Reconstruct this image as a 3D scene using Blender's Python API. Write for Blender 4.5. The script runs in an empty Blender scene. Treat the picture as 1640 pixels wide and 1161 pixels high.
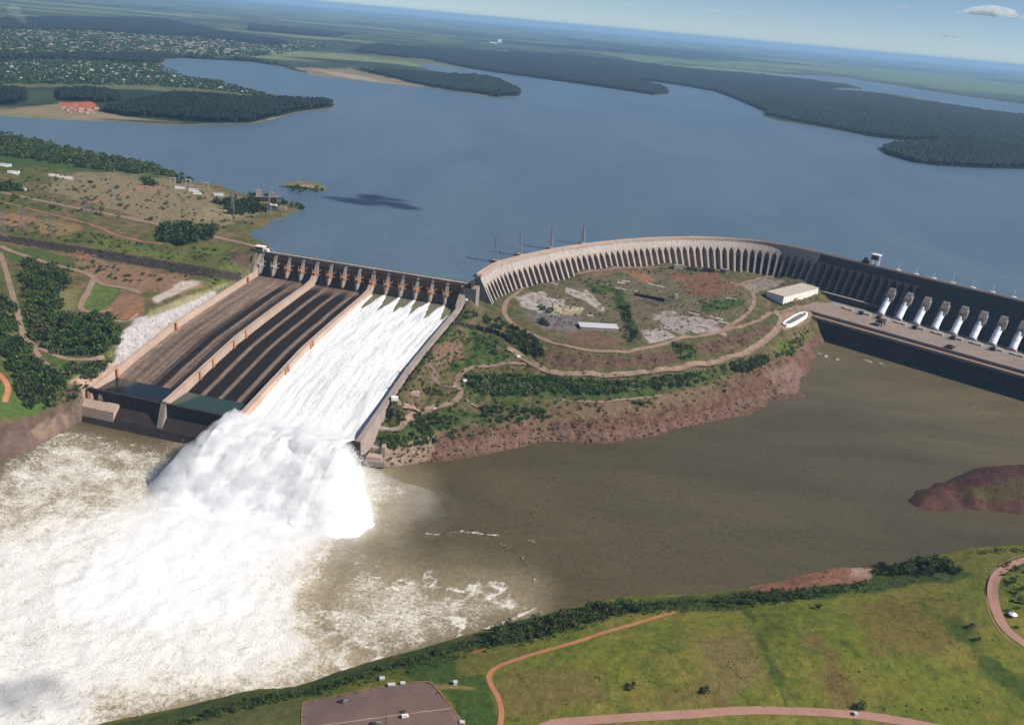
import bpy, math, random
import numpy as np
from mathutils import Matrix, Vector
random.seed(7); rng = np.random.default_rng(7)
sc = bpy.context.scene
C = sc.collection
# ------------------------------------------------------------ camera
F = 1500.0; CX, CY = 820.0, 580.5; CAMZ = 549.0
ROLL = math.atan(0.0905); HC = math.cos(ROLL); HS = -math.sin(ROLL)
PITCH = math.atan(549.5*HC/F); SP_, CP_ = math.sin(PITCH), math.cos(PITCH)
cam = bpy.data.cameras.new('camera'); camo = bpy.data.objects.new('camera', cam); C.objects.link(camo)
cam.sensor_width = 36; cam.lens = 36*F/1640; cam.clip_start = 5; cam.clip_end = 250000
right = Vector((HC, -HS*SP_, -HS*CP_)); up = Vector((HS, HC*SP_, HC*CP_)); fwd = Vector((0, CP_, -SP_))
camo.matrix_world = Matrix(((right.x, up.x, -fwd.x, 0), (right.y, up.y, -fwd.y, 0), (right.z, up.z, -fwd.z, CAMZ), (0, 0, 0, 1)))
sc.camera = camo
# ------------------------------------------------------------ light
SUN_AZ, SUN_EL = math.radians(104.5), math.radians(40)
sdir = Vector((math.sin(SUN_AZ)*math.cos(SUN_EL), math.cos(SUN_AZ)*math.cos(SUN_EL), math.sin(SUN_EL)))
sun = bpy.data.lights.new('sun', 'SUN'); sun.energy = 5.0; sun.angle = math.radians(0.53); sun.color = (1, .945, .87)
suno = bpy.data.objects.new('sun', sun); C.objects.link(suno); suno.rotation_euler = sdir.to_track_quat('Z', 'Y').to_euler()
w = bpy.data.worlds.new('World'); sc.world = w; w.use_nodes = True
nt = w.node_tree; nt.nodes.clear()
sky = nt.nodes.new('ShaderNodeTexSky'); sky.sky_type = 'NISHITA'; sky.sun_disc = False
sky.sun_elevation = SUN_EL; sky.sun_rotation = SUN_AZ; sky.altitude = 2500; sky.air_density = 0.65; sky.dust_density = 0.05; sky.ozone_density = 2.2
bg = nt.nodes.new('ShaderNodeBackground'); bg.inputs['Strength'].default_value = 0.072
wo = nt.nodes.new('ShaderNodeOutputWorld')
nt.links.new(sky.outputs[0], bg.inputs[0]); nt.links.new(bg.outputs[0], wo.inputs[0])
vs = sc.view_settings; vs.view_transform = 'Standard'; vs.look = 'None'; vs.exposure = 0.3; vs.gamma = 1; vs.use_curve_mapping = False
cy = sc.cycles
cy.volume_bounces = 6; cy.max_bounces = 8; cy.diffuse_bounces = 2; cy.glossy_bounces = 2; cy.transparent_max_bounces = 6
cy.volume_step_rate = 1.0; cy.volume_max_steps = 128; cy.use_denoising = True; cy.use_adaptive_sampling = True; cy.adaptive_threshold = 0.02
cy.caustics_reflective = False; cy.caustics_refractive = False
# ------------------------------------------------------------ photograph pixel -> point at height z (metres; 0 = river, 118 = lake)
ZL = 118.0
def at(px, py, z):
    x, y = px-CX, py-CY
    xr = HC*x-HS*y; yr = HS*x+HC*y
    d = (xr, F*CP_-yr*SP_, -F*SP_-yr*CP_)
    t = (z-CAMZ)/d[2]
    return np.array((d[0]*t, d[1]*t, z))
def proj(X, Y, Z):
    dz = Z-CAMZ
    cz = Y*CP_-dz*SP_
    r = X*right.x+Y*right.y+dz*right.z; u_ = X*up.x+Y*up.y+dz*up.z
    return CX+F*r/cz, CY-F*u_/cz
# ------------------------------------------------------------ noise, polygons
def _h(i, j, s):
    n = (i.astype(np.int64)*374761393+j.astype(np.int64)*668265263+s*1442695041) & 0x7fffffff
    n = ((n ^ (n >> 13))*1274126177) & 0x7fffffff
    return ((n ^ (n >> 16)) & 0xffff)/65535.0
def vn(x, y, s=0):
    xi = np.floor(x); yi = np.floor(y); fx = x-xi; fy = y-yi
    fx = fx*fx*(3-2*fx); fy = fy*fy*(3-2*fy)
    a = _h(xi, yi, s); b = _h(xi+1, yi, s); c = _h(xi, yi+1, s); d = _h(xi+1, yi+1, s)
    return (a*(1-fx)+b*fx)*(1-fy)+(c*(1-fx)+d*fx)*fy
def fbm(x, y, sc_, o=4, s=0):
    r = 0; a = .5; f = 1/sc_
    ca, sa = .8, .6
    for k in range(o):
        r = r+a*vn((x*ca-y*sa)*f+17.3*k, (x*sa+y*ca)*f-9.1*k, s+k*7); a *= .5; f *= 2.03
    return r/(1-.5**o)
def sdpoly(px, py, poly):
    """signed distance, positive inside"""
    P = np.asarray(poly, float); Q = np.roll(P, -1, 0)
    d = np.full(np.shape(px), 1e18); ins = np.zeros(np.shape(px), bool)
    for (ax, ay), (bx, by) in zip(P, Q):
        ex, ey = bx-ax, by-ay
        wx, wy = px-ax, py-ay
        t = np.clip((wx*ex+wy*ey)/(ex*ex+ey*ey+1e-9), 0, 1)
        d = np.minimum(d, (wx-ex*t)**2+(wy-ey*t)**2)
        if ay != by:
            c = ((ay > py) != (by > py)) & (px < ex*(py-ay)/(by-ay)+ax)
            ins ^= c
    d = np.sqrt(d)
    return np.where(ins, d, -d)
def sst(a, b, x):
    t = np.clip((x-a)/(b-a), 0, 1); return t*t*(3-2*t)
def sdline(px, py, line):
    d = np.full(np.shape(px), 1e18)
    for (ax, ay), (bx, by) in zip(line[:-1], line[1:]):
        ex, ey = bx-ax, by-ay; wx, wy = px-ax, py-ay
        t = np.clip((wx*ex+wy*ey)/(ex*ex+ey*ey+1e-9), 0, 1)
        d = np.minimum(d, (wx-ex*t)**2+(wy-ey*t)**2)
    return np.sqrt(d)
# ------------------------------------------------------------ materials
def new_mat(name):
    m = bpy.data.materials.new(name); m.use_nodes = True
    n = m.node_tree; b = n.nodes['Principled BSDF']; return m, n, b
def lk(n, a, b): n.links.new(a, b)
def noise(n, scale, detail=6, rough=.6, vec=None, dist=0, coord='Object', stretch=None):
    t = n.nodes.new('ShaderNodeTexNoise'); t.inputs['Scale'].default_value = scale; t.inputs['Detail'].default_value = detail
    t.inputs['Roughness'].default_value = rough; t.inputs['Distortion'].default_value = dist
    if vec is None:
        g = n.nodes.new('ShaderNodeNewGeometry'); vec = g.outputs['Position']
    if stretch:
        mp = n.nodes.new('ShaderNodeMapping'); mp.inputs['Scale'].default_value = stretch[:3]
        if len(stretch) > 3: mp.inputs['Rotation'].default_value = (0, 0, stretch[3])
        mp.vector_type = 'TEXTURE' if len(stretch) > 3 else 'POINT'
        lk(n, vec, mp.inputs['Vector']); vec = mp.outputs[0]
    lk(n, vec, t.inputs['Vector']); return t.outputs['Fac']
def mr(n, x, a, b, c, d):
    r = n.nodes.new('ShaderNodeMapRange'); r.inputs[1].default_value = a; r.inputs[2].default_value = b
    r.inputs[3].default_value = c; r.inputs[4].default_value = d; lk(n, x, r.inputs[0]); return r.outputs[0]
def mth(n, op, a, b):
    r = n.nodes.new('ShaderNodeMath'); r.operation = op
    for k, v_ in enumerate((a, b)):
        if isinstance(v_, (int, float)): r.inputs[k].default_value = v_
        else: lk(n, v_, r.inputs[k])
    return r.outputs[0]
def mixc(n, fac, a, b, mode='MIX'):
    r = n.nodes.new('ShaderNodeMix'); r.data_type = 'RGBA'; r.blend_type = mode
    if isinstance(fac, (int, float)): r.inputs[0].default_value = fac
    else: lk(n, fac, r.inputs[0])
    for k, v_ in ((6, a), (7, b)):
        if isinstance(v_, tuple): r.inputs[k].default_value = (*v_, 1)
        else: lk(n, v_, r.inputs[k])
    return r.outputs[2]
def bump(n, b, h, strength=.5, dist=1.0):
    u_ = n.nodes.new('ShaderNodeBump'); u_.inputs['Strength'].default_value = strength; u_.inputs['Distance'].default_value = dist
    lk(n, h, u_.inputs['Height']); lk(n, u_.outputs[0], b.inputs['Normal'])
def attr(n, name, out='Color'):
    a = n.nodes.new('ShaderNodeAttribute'); a.attribute_name = name; return a.outputs[out]
def simple(name, col, rough=.8, var=.25, scale=.25, bmp=.3, metal=0, streak=False):
    m, n, b = new_mat(name)
    f = noise(n, scale, 6, .65)
    f2 = noise(n, scale*.12, 4, .6)
    k = mr(n, mth(n, 'ADD', f, f2), .6, 1.4, 1-var, 1+var)
    if streak:
        f3 = noise(n, .5, 5, .7, stretch=(1, 1, .06)); k = mth(n, 'MULTIPLY', k, mr(n, f3, .35, .65, .7, 1.12))
    cc = n.nodes.new('ShaderNodeCombineColor')
    for i in range(3): lk(n, k, cc.inputs[i])
    lk(n, mixc(n, 1.0, tuple(col), cc.outputs[0], 'MULTIPLY'), b.inputs['Base Color'])
    b.inputs['Roughness'].default_value = rough; b.inputs['Metallic'].default_value = metal
    b.inputs['Specular IOR Level'].default_value = .25
    if bmp: bump(n, b, f, bmp, .6)
    return m
def vcol_mat(name, lo=.60, hi=1.15, scales=(.12, .5), rough=.95, bmp=.5, spec=.1, bdist=1.5):
    m, n, b = new_mat(name)
    c = attr(n, 'Col'); f1 = noise(n, scales[0], 8, .7); f2 = noise(n, scales[1], 4, .65)
    k = mth(n, 'MULTIPLY', mr(n, f1, .3, .7, lo, hi), mr(n, f2, .3, .7, (1+lo)/2, (1+hi)/2))
    cc = n.nodes.new('ShaderNodeCombineColor')
    for i in range(3): lk(n, k, cc.inputs[i])
    lk(n, mixc(n, 1.0, c, cc.outputs[0], 'MULTIPLY'), b.inputs['Base Color'])
    b.inputs['Roughness'].default_value = rough; b.inputs['Specular IOR Level'].default_value = spec
    if bmp: bump(n, b, f1, bmp*1.5, bdist*2)
    return m
M = {}
M['ground'] = vcol_mat('ground_soil_grass')
M['far'] = vcol_mat('far_land', .68, 1.08, (.004, .02), bmp=0)
M['concrete'] = simple('concrete_pale', (.35, .285, .245), var=.28, streak=True)
M['concrete_w'] = simple('concrete_bleached', (.39, .335, .30), var=.28, scale=.15, streak=True)
M['concrete_p'] = simple('concrete_pinkish', (.44, .32, .25), var=.25)
M['concrete_g'] = simple('concrete_weathered', (.27, .235, .21), var=.3, streak=True)
M['deck_top'] = simple('deck_worn_brown', (.255, .195, .165), var=.3, scale=.08)
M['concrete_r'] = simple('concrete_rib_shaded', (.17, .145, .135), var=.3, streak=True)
M['concrete_m'] = simple('concrete_main_dam_shaded', (.055, .046, .045), var=.3, streak=True)  # weather-streaked concrete, darkened to put the main dam's shade into its colour
M['concrete_d'] = simple('concrete_dark_stained_shaded', (.038, .027, .024), var=.55, scale=.12, streak=True)  # stained concrete; its darkness also paints shade on niche backs and powerhouse wall
M['asphalt'] = simple('asphalt_grey_brown', (.165, .105, .088), var=.2, scale=.4, bmp=.1)
M['roadpink'] = simple('worn_road_reddish', (.36, .20, .15), var=.18, scale=.4, bmp=.1)
M['dirt'] = simple('red_dirt_track', (.40, .17, .085), var=.25, scale=.4, bmp=.2)
M['track'] = simple('brown_gravel_track', (.26, .175, .128), var=.22, scale=.4, bmp=.2)
M['kerb'] = simple('orange_soil_verge', (.28, .17, .09), var=.25, scale=.5)
M['steel_w'] = simple('white_painted_steel', (.86, .88, .92), rough=.35, var=.06, bmp=0)
M['steel_g'] = simple('galvanised_steel', (.20, .20, .21), rough=.6, var=.1, bmp=0)
M['steel_d'] = simple('dark_gate_steel', (.10, .055, .035), rough=.6, var=.35, bmp=.1)
M['rust'] = simple('orange_rusty_steel', (.40, .17, .075), rough=.7, var=.35, bmp=.1)
M['white'] = simple('white_wash', (.80, .78, .74), var=.08, bmp=0)
M['roof'] = simple('roof_sheet_beige', (.50, .42, .36), var=.12, bmp=.1)
M['dark'] = simple('dark_equipment', (.03, .03, .035), var=.3, bmp=0)
M['bark'] = simple('bark', (.12, .08, .055), var=.3)
M['roof_r'] = simple('roof_tile_red', (.42, .15, .09), var=.2, bmp=0)
M['car_w'] = simple('car_paint_white', (.75, .75, .74), rough=.3, var=.03, bmp=0)
M['car_b'] = simple('car_paint_blue', (.12, .2, .38), rough=.3, var=.03, bmp=0)
M['glass'] = simple('dark_glass', (.02, .025, .03), rough=.1, var=.1, bmp=0)
def leafmat(name):
    m, n, b = new_mat(name)
    c = attr(n, 'Col'); lk(n, c, b.inputs['Base Color']); b.inputs['Roughness'].default_value = .7
    b.inputs['Specular IOR Level'].default_value = .15
    tr = n.nodes.new('ShaderNodeBsdfTranslucent'); lk(n, c, tr.inputs[0])
    mx = n.nodes.new('ShaderNodeMixShader'); mx.inputs[0].default_value = .25
    o = n.nodes['Material Output']; lk(n, b.outputs[0], mx.inputs[1]); lk(n, tr.outputs[0], mx.inputs[2]); lk(n, mx.outputs[0], o.inputs[0])
    return m
M['leaf'] = leafmat('leaves')
def lake_mat():
    m, n, b = new_mat('lake_water')
    f = noise(n, .0022, 6, .62, stretch=(1, .35, 1), dist=.8); g = noise(n, .045, 6, .8)
    c = mixc(n, mth(n, 'MULTIPLY', mr(n, f, .3, .7, .2, 1), mr(n, g, .3, .7, .3, 1.7)), (.066, .106, .146), (.110, .158, .198))
    lk(n, c, b.inputs['Base Color']); b.inputs['Roughness'].default_value = .32; b.inputs['IOR'].default_value = 1.33
    bump(n, b, g, .22, 6.0)
    return m
def foam_mat(name, water, clearrough=.3):
    m, n, b = new_mat(name)
    fa = attr(n, 'foam', 'Fac'); ti = attr(n, 'silt', 'Fac')
    f1 = noise(n, .03, 7, .65, dist=.6); f2 = noise(n, .13, 7, .78, dist=1.6); f3 = noise(n, .32, 6, .8, dist=1.2)
    cur = noise(n, .006, 5, .55, dist=1.5, stretch=(.45, 1.3, 1)); rip = noise(n, .16, 6, .85)
    base = mixc(n, ti, water, (.40, .325, .20))
    base = mixc(n, 1.0, base, (1, 1, 1), 'MULTIPLY')
    cc = n.nodes.new('ShaderNodeCombineColor'); kv = mth(n, 'MULTIPLY', mr(n, cur, .3, .7, .80, 1.22), mr(n, rip, .3, .7, .62, 1.42))
    for i in range(3): lk(n, kv, cc.inputs[i])
    base = mixc(n, 1.0, base, cc.outputs[0], 'MULTIPLY')
    k = mth(n, 'ADD', mth(n, 'MULTIPLY', fa, 1.0), mth(n, 'ADD', mth(n, 'MULTIPLY', mth(n, 'SUBTRACT', f1, .5), .7), mth(n, 'ADD', mth(n, 'MULTIPLY', mth(n, 'SUBTRACT', f2, .5), 1.15), mth(n, 'MULTIPLY', mth(n, 'SUBTRACT', f3, .5), .9))))
    k = mr(n, k, .42, .72, 0, 1)
    stk = attr(n, 'streak', 'Fac')
    tint = mixc(n, mr(n, fa, .6, 1.0, 0, 1), (.82, .77, .68), (.96, .955, .95))
    tint = mixc(n, stk, tint, (.50, .52, .52))
    lk(n, mixc(n, k, base, tint), b.inputs['Base Color'])
    lk(n, mr(n, k, 0, 1, clearrough, .9), b.inputs['Roughness'])
    b.inputs['IOR'].default_value = 1.33
    hh = mth(n, 'ADD', mth(n, 'MULTIPLY', f2, mr(n, fa, 0, .5, .12, 1.0)), mth(n, 'MULTIPLY', noise(n, .35, 5, .7), .25))
    bump(n, b, hh, .7, 3.0)
    return m
M['lake'] = lake_mat()
M['river'] = foam_mat('river_water', (.084, .068, .034))
M['chutewater'] = foam_mat('chute_water', (.12, .12, .075))
m, n, b = new_mat('spray_droplets')
b.inputs['Base Color'].default_value = (.96, .965, .975, 1); b.inputs['Roughness'].default_value = 1
tr = n.nodes.new('ShaderNodeBsdfTranslucent'); tr.inputs[0].default_value = (.96, .965, .975, 1)
mx = n.nodes.new('ShaderNodeMixShader'); mx.inputs[0].default_value = .5
lk(n, b.outputs[0], mx.inputs[1]); lk(n, tr.outputs[0], mx.inputs[2]); lk(n, mx.outputs[0], n.nodes['Material Output'].inputs[0])
M['spray'] = m
m, n, b = new_mat('foam_white'); b.inputs['Base Color'].default_value = (.97, .97, .97, 1); b.inputs['Roughness'].default_value = 1; b.inputs['Specular IOR Level'].default_value = 0
bump(n, b, noise(n, .22, 7, .75, dist=.6), .35, 2.0); M['foamwhite'] = m
# ------------------------------------------------------------ mesh helpers
def mesh_np(name, V, Fq, mat, parent=None, smooth=True, cols=None, attrs=None):
    V = np.asarray(V, np.float32).reshape(-1, 3); Fq = np.asarray(Fq, np.int32)
    me = bpy.data.meshes.new(name); k = Fq.shape[1]
    me.vertices.add(len(V)); me.vertices.foreach_set('co', V.ravel())
    me.loops.add(Fq.size); me.loops.foreach_set('vertex_index', Fq.ravel())
    me.polygons.add(len(Fq)); me.polygons.foreach_set('loop_start', np.arange(len(Fq), dtype=np.int32)*k)
    try: me.polygons.foreach_set('loop_total', np.full(len(Fq), k, np.int32))
    except Exception: pass
    me.polygons.foreach_set('use_smooth', np.full(len(Fq), smooth))
    me.update(calc_edges=True)
    if cols is not None:
        a = me.color_attributes.new('Col', 'FLOAT_COLOR', 'POINT')
        cc = np.ones((len(V), 4), np.float32); cc[:, :3] = cols; a.data.foreach_set('color', cc.ravel())
    for nm, val in (attrs or {}).items():
        a = me.attributes.new(nm, 'FLOAT', 'POINT'); a.data.foreach_set('value', np.asarray(val, np.float32).ravel())
    if mat: me.materials.append(mat)
    o = bpy.data.objects.new(name, me); C.objects.link(o); o.parent = parent
    return o
def grid_faces(nx, ny, keep=None):
    i, j = np.meshgrid(np.arange(nx-1), np.arange(ny-1), indexing='ij')
    a = i*ny+j; q = np.stack([a, a+ny, a+ny+1, a+1], -1)
    return q[keep] if keep is not None else q.reshape(-1, 4)
def compact(V, Fq, *arrs):
    used = np.unique(Fq); mp = np.full(len(V), -1, np.int64); mp[used] = np.arange(len(used))
    return (V[used], mp[Fq])+tuple(a[used] for a in arrs)
class MB:
    def __init__(s): s.v = []; s.f = []
    def poly(s, pts):
        k = len(s.v); s.v += [tuple(p) for p in pts]; s.f.append(tuple(range(k, k+len(pts))))
    def hexa(s, b, t):
        """b, t: four bottom and four top corners, same winding"""
        k = len(s.v); s.v += [tuple(p) for p in b]+[tuple(p) for p in t]; n_ = len(b)
        s.f.append(tuple(range(k+n_-1, k-1, -1))); s.f.append(tuple(range(k+n_, k+2*n_)))
        for i in range(n_): j = (i+1) % n_; s.f.append((k+i, k+j, k+n_+j, k+n_+i))
        return s
    def box(s, c, sx, sy, sz, rot=0):
        ca, sa = math.cos(rot), math.sin(rot)
        q = [(c[0]+ca*x-sa*y, c[1]+sa*x+ca*y) for x, y in ((-sx/2, -sy/2), (sx/2, -sy/2), (sx/2, sy/2), (-sx/2, sy/2))]
        return s.hexa([(x, y, c[2]) for x, y in q], [(x, y, c[2]+sz) for x, y in q])
    def bar(s, a, b, r, r2=None, n_=4):
        a, b = Vector(a), Vector(b); d = (b-a).normalized(); r2 = r if r2 is None else r2
        x = d.orthogonal().normalized(); y = d.cross(x)
        A = [a+(x*math.cos(t)+y*math.sin(t))*r for t in [2*math.pi*k/n_ for k in range(n_)]]
        B = [b+(x*math.cos(t)+y*math.sin(t))*r2 for t in [2*math.pi*k/n_ for k in range(n_)]]
        return s.hexa(A, B)
    def build(s, name, mat, parent=None, smooth=False):
        me = bpy.data.meshes.new(name); me.from_pydata(s.v, [], s.f); me.update()
        if smooth: me.polygons.foreach_set('use_smooth', [True]*len(me.polygons))
        if mat: me.materials.append(mat)
        o = bpy.data.objects.new(name, me); C.objects.link(o); o.parent = parent; return o
def tag(o, label=None, cat=None, group=None, kind=None):
    if label: o['label'] = label
    if cat: o['category'] = cat
    if group: o['group'] = group
    if kind: o['kind'] = kind
    return o
def empty(name, loc=(0, 0, 0), rz=0, **k):
    o = bpy.data.objects.new(name, None); C.objects.link(o); o.location = loc; o.rotation_euler = (0, 0, rz); tag(o, **k); return o
def local(o, ch):
    """keep child geometry given in world space under an Empty at its base"""
    ch.parent = o
    for v_ in ch.data.vertices: v_.co = v_.co-Vector(o.location)
    return ch
def copy_thing(src, loc, rz, sc_=None, **k):
    r = src.copy(); C.objects.link(r); r.location = loc; r.rotation_euler = (0, 0, rz)
    if sc_ is not None: r.scale = sc_ if isinstance(sc_, tuple) else (sc_,)*3
    for ch in src.children:
        c = ch.copy(); C.objects.link(c); c.parent = r
        for g in ch.children:
            d = g.copy(); C.objects.link(d); d.parent = c
    tag(r, **k); return r
# ------------------------------------------------------------ height fields
class Field:
    def __init__(s, pts, x0, x1, y0, y1, step, post=None, amp=1.0, ns=40, seed=3):
        P = np.array([(at(a, b, z)[0], at(a, b, z)[1], z) for a, b, z in pts], float)
        X = P[:, :2]/100
        D = np.sqrt(((X[:, None]-X[None])**2).sum(-1)+.01)
        n_ = len(P); A = np.zeros((n_+3, n_+3)); A[:n_, :n_] = D+np.eye(n_)*-.03; A[:n_, n_] = 1; A[:n_, n_+1:] = X; A[n_:, :n_] = A[:n_, n_:].T
        wts = np.linalg.solve(A, np.concatenate([P[:, 2], [0, 0, 0]]))
        s.x0, s.y0, s.st = x0, y0, step
        xs = np.arange(x0, x1+step, step); ys = np.arange(y0, y1+step, step)
        s.nx, s.ny = len(xs), len(ys)
        s.X, s.Y = np.meshgrid(xs, ys, indexing='ij')
        x = s.X.ravel()/100; y = s.Y.ravel()/100; z = np.empty(len(x))
        for k in range(0, len(x), 40000):
            d = np.sqrt((x[k:k+40000, None]-X[None, :, 0])**2+(y[k:k+40000, None]-X[None, :, 1])**2+.01)
            z[k:k+40000] = d@wts[:n_]+wts[n_]+wts[n_+1]*x[k:k+40000]+wts[n_+2]*y[k:k+40000]
        s.Z = z.reshape(s.X.shape)
        s.Z = s.Z+amp*(fbm(s.X, s.Y, ns, 5, seed)-.5)*4+amp*(fbm(s.X, s.Y, ns/6, 3, seed+50)-.5)*1.6
        if post: s.Z = post(s.X, s.Y, s.Z)
    def h(s, x, y):
        fx = np.clip((np.asarray(x)-s.x0)/s.st, 0, s.nx-1.001); fy = np.clip((np.asarray(y)-s.y0)/s.st, 0, s.ny-1.001)
        i = fx.astype(int); j = fy.astype(int); fx = fx-i; fy = fy-j; Z = s.Z
        return (Z[i, j]*(1-fx)+Z[i+1, j]*fx)*(1-fy)+(Z[i, j+1]*(1-fx)+Z[i+1, j+1]*fx)*fy
    def on(s, px, py, z0=None):
        """first ground point seen along the ray of a photograph pixel"""
        zs = np.linspace(175, -5, 361)
        P = np.array([at(px, py, z)[:2] for z in zs])
        g = s.h(P[:, 0], P[:, 1]); k = np.argmax(g >= zs)
        if not (g >= zs).any(): k = len(zs)-1
        z = zs[k]; p = at(px, py, z); return np.array((p[0], p[1], float(s.h(p[0], p[1]))))
    def mesh(s, name, colfn, keep=None, kind='structure'):
        V = np.stack([s.X, s.Y, s.Z], -1).reshape(-1, 3)
        kk = None
        if keep is not None:
            m_ = keep(s.X, s.Y, s.Z); kk = m_[:-1, :-1] | m_[1:, :-1] | m_[:-1, 1:] | m_[1:, 1:]
        Fq = grid_faces(s.nx, s.ny, kk)
        cols = colfn(s.X, s.Y, s.Z).reshape(-1, 3)
        V, Fq, cols = compact(V, Fq, cols)
        o = mesh_np(name, V, Fq, M['ground'], cols=cols); tag(o, kind=kind); return o
def slope(f):
    gx, gy = np.gradient(f.Z, f.st); return np.sqrt(gx**2+gy**2)
def paint(X, Y, Z, base, zones):
    """zones: (polygon or line in photograph pixels, colour, edge softness, noise, width|None)"""
    px, py = proj(X, Y, Z)
    col = np.array(base)[None, None, :]*np.ones(X.shape+(1,)) if np.ndim(base) == 1 else base.copy()
    nz = fbm(X, Y, 30, 4, 91)-.5
    for poly, c, soft, namp, wid in zones:
        A = np.asarray(poly, float); pad = (wid or 0)+soft+namp+8
        bb = (px > A[:, 0].min()-pad) & (px < A[:, 0].max()+pad) & (py > A[:, 1].min()-pad) & (py < A[:, 1].max()+pad)
        if not bb.any(): continue
        qx, qy = px[bb], py[bb]
        d = (wid-sdline(qx, qy, poly)) if wid else sdpoly(qx, qy, poly)
        m_ = sst(-soft, soft, d+nz[bb]*2*namp)[:, None]
        col[bb] = col[bb]*(1-m_)+np.array(c)*m_
    return col
def veg_mix(X, Y, a, b, c, sc1=60, s=0):
    n1 = fbm(X, Y, sc1, 5, s)[..., None]; n2 = fbm(X, Y, sc1/5, 4, s+9)[..., None]
    k1 = sst(.38, .62, n1); k2 = sst(.40, .66, n2)
    col = np.array(a)*(1-k1)+np.array(b)*k1
    return col*(1-k2*.7)+np.array(c)*k2*.7
G = dict(grass=(.105, .155, .03), lush=(.055, .095, .022), dry=(.24, .19, .075), olive=(.15, .13, .05), brown=(.19, .125, .075), red=(.27, .13, .07),
         white=(.62, .58, .53), rock=(.155, .085, .060), rockd=(.13, .075, .055), sand=(.45, .36, .25), dark=(.035, .045, .02), pale=(.36, .29, .21), grey=(.25, .22, .19))
# ------------------------------------------------------------ spillway frame
S0 = at(425, 403, 123); S1 = at(752, 455, 123)
UU = (S1-S0)[:2]; UU = UU/np.linalg.norm(UU); VV = np.array((UU[1], -UU[0]))
if VV[1] > 0: VV = -VV
def sp(u_, v_, z=0.0):
    e = u_+.055*v_
    return (S0[0]+e*UU[0]+v_*VV[0], S0[1]+e*UU[1]+v_*VV[1], z)
def spinv(X, Y):
    dx, dy = X-S0[0], Y-S0[1]; v_ = dx*VV[0]+dy*VV[1]; e = dx*UU[0]+dy*UU[1]
    return e-.055*v_, v_
PIT = 27.0; UL = -3.0
PF_V = [0, 15, 80, 195, 300, 385, 440, 458, 470, 482, 492]
PF_Z = [99, 84, 80, 72, 63, 50, 39, 35.5, 35, 37, 41]
def floor_z(v_): return np.interp(v_, PF_V, PF_Z)
def wall_z(v_): return np.interp(v_, [10, 20, 30, 60, 195, 300, 385, 460, 478, 492], [108, 104, 94, 90, 82, 73.5, 60, 48, 45, 43.5])
UR = UL+14*PIT
VEND = 492.0
# ------------------------------------------------------------ dam crest line
crest_px = [(764, 441), (780, 430), (800, 420), (825, 413), (850, 407), (900, 397), (950, 390), (1000, 384.5), (1050, 381.3), (1100, 380), (1150, 381), (1200, 384.5), (1250, 391)]
cp = [at(a, b, 123)[:2] for a, b in crest_px]
pL = at(1290, 399, 123)[:2]; pR = at(1640, 482, 123)[:2]; dv = (pR-pL)/np.linalg.norm(pR-pL)
cp += [pL, pL+dv*60, pL+dv*200, pR, pR+dv*350]
cp = np.array(cp)
def catmull(P, n_=14):
    out = []
    for k in range(len(P)-1):
        p0 = P[max(k-1, 0)]; p1 = P[k]; p2 = P[k+1]; p3 = P[min(k+2, len(P)-1)]
        for t in np.linspace(0, 1, n_, endpoint=False):
            out.append(.5*((2*p1)+(-p0+p2)*t+(2*p0-5*p1+4*p2-p3)*t*t+(-p0+3*p1-3*p2+p3)*t**3))
    out.append(P[-1]); return np.array(out)
cr = catmull(cp)
for _ in range(6): cr[1:-1] = (cr[:-2]+2*cr[1:-1]+cr[2:])/4
cl = np.concatenate([[0], np.cumsum(np.linalg.norm(np.diff(cr, axis=0), axis=1))])
def crest(s):
    return np.array((np.interp(s, cl, cr[:, 0]), np.interp(s, cl, cr[:, 1])))
def crest_n(s):
    t = crest(s+6)-crest(s-6); t = t/np.linalg.norm(t); return t, np.array((t[1], -t[0]))  # tangent, downstream normal
S_LINE = cl[np.argmin(np.linalg.norm(cr-(pL+dv*20), axis=1))]
dN = np.array((dv[1], -dv[0]));
if dN[1] > 0: dN = -dN
def md(s, d, z=0.0):
    """main dam frame: s along the straight crest, d metres downstream of the crest line"""
    return (pL[0]+dv[0]*s+dN[0]*d, pL[1]+dv[1]*s+dN[1]*d, z)
def mdinv(X, Y):
    dx, dy = X-pL[0], Y-pL[1]; return dx*dv[0]+dy*dv[1], dx*dN[0]+dy*dN[1]
# ============================================================ LARGE STRUCTURE: water, terrain
def base_of(px, py):
    best = None
    for z in np.linspace(20, 110, 361):
        p = at(px, py, z)[:2]; d = np.min(np.linalg.norm(cr-p, axis=1)); e = abs(d-(8+(118-z)*.55))
        if best is None or e < best[0]: best = (e, z)
    return (px, py, float(best[1]))
dam_base = [base_of(*q) for q in [(780, 489), (817, 465), (851, 450), (896, 439), (933, 431), (982, 427), (1024, 422), (1067, 421), (1116, 422), (1177, 421), (1207, 425), (1244, 441), (1279, 448), (1309, 457)]]
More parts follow.
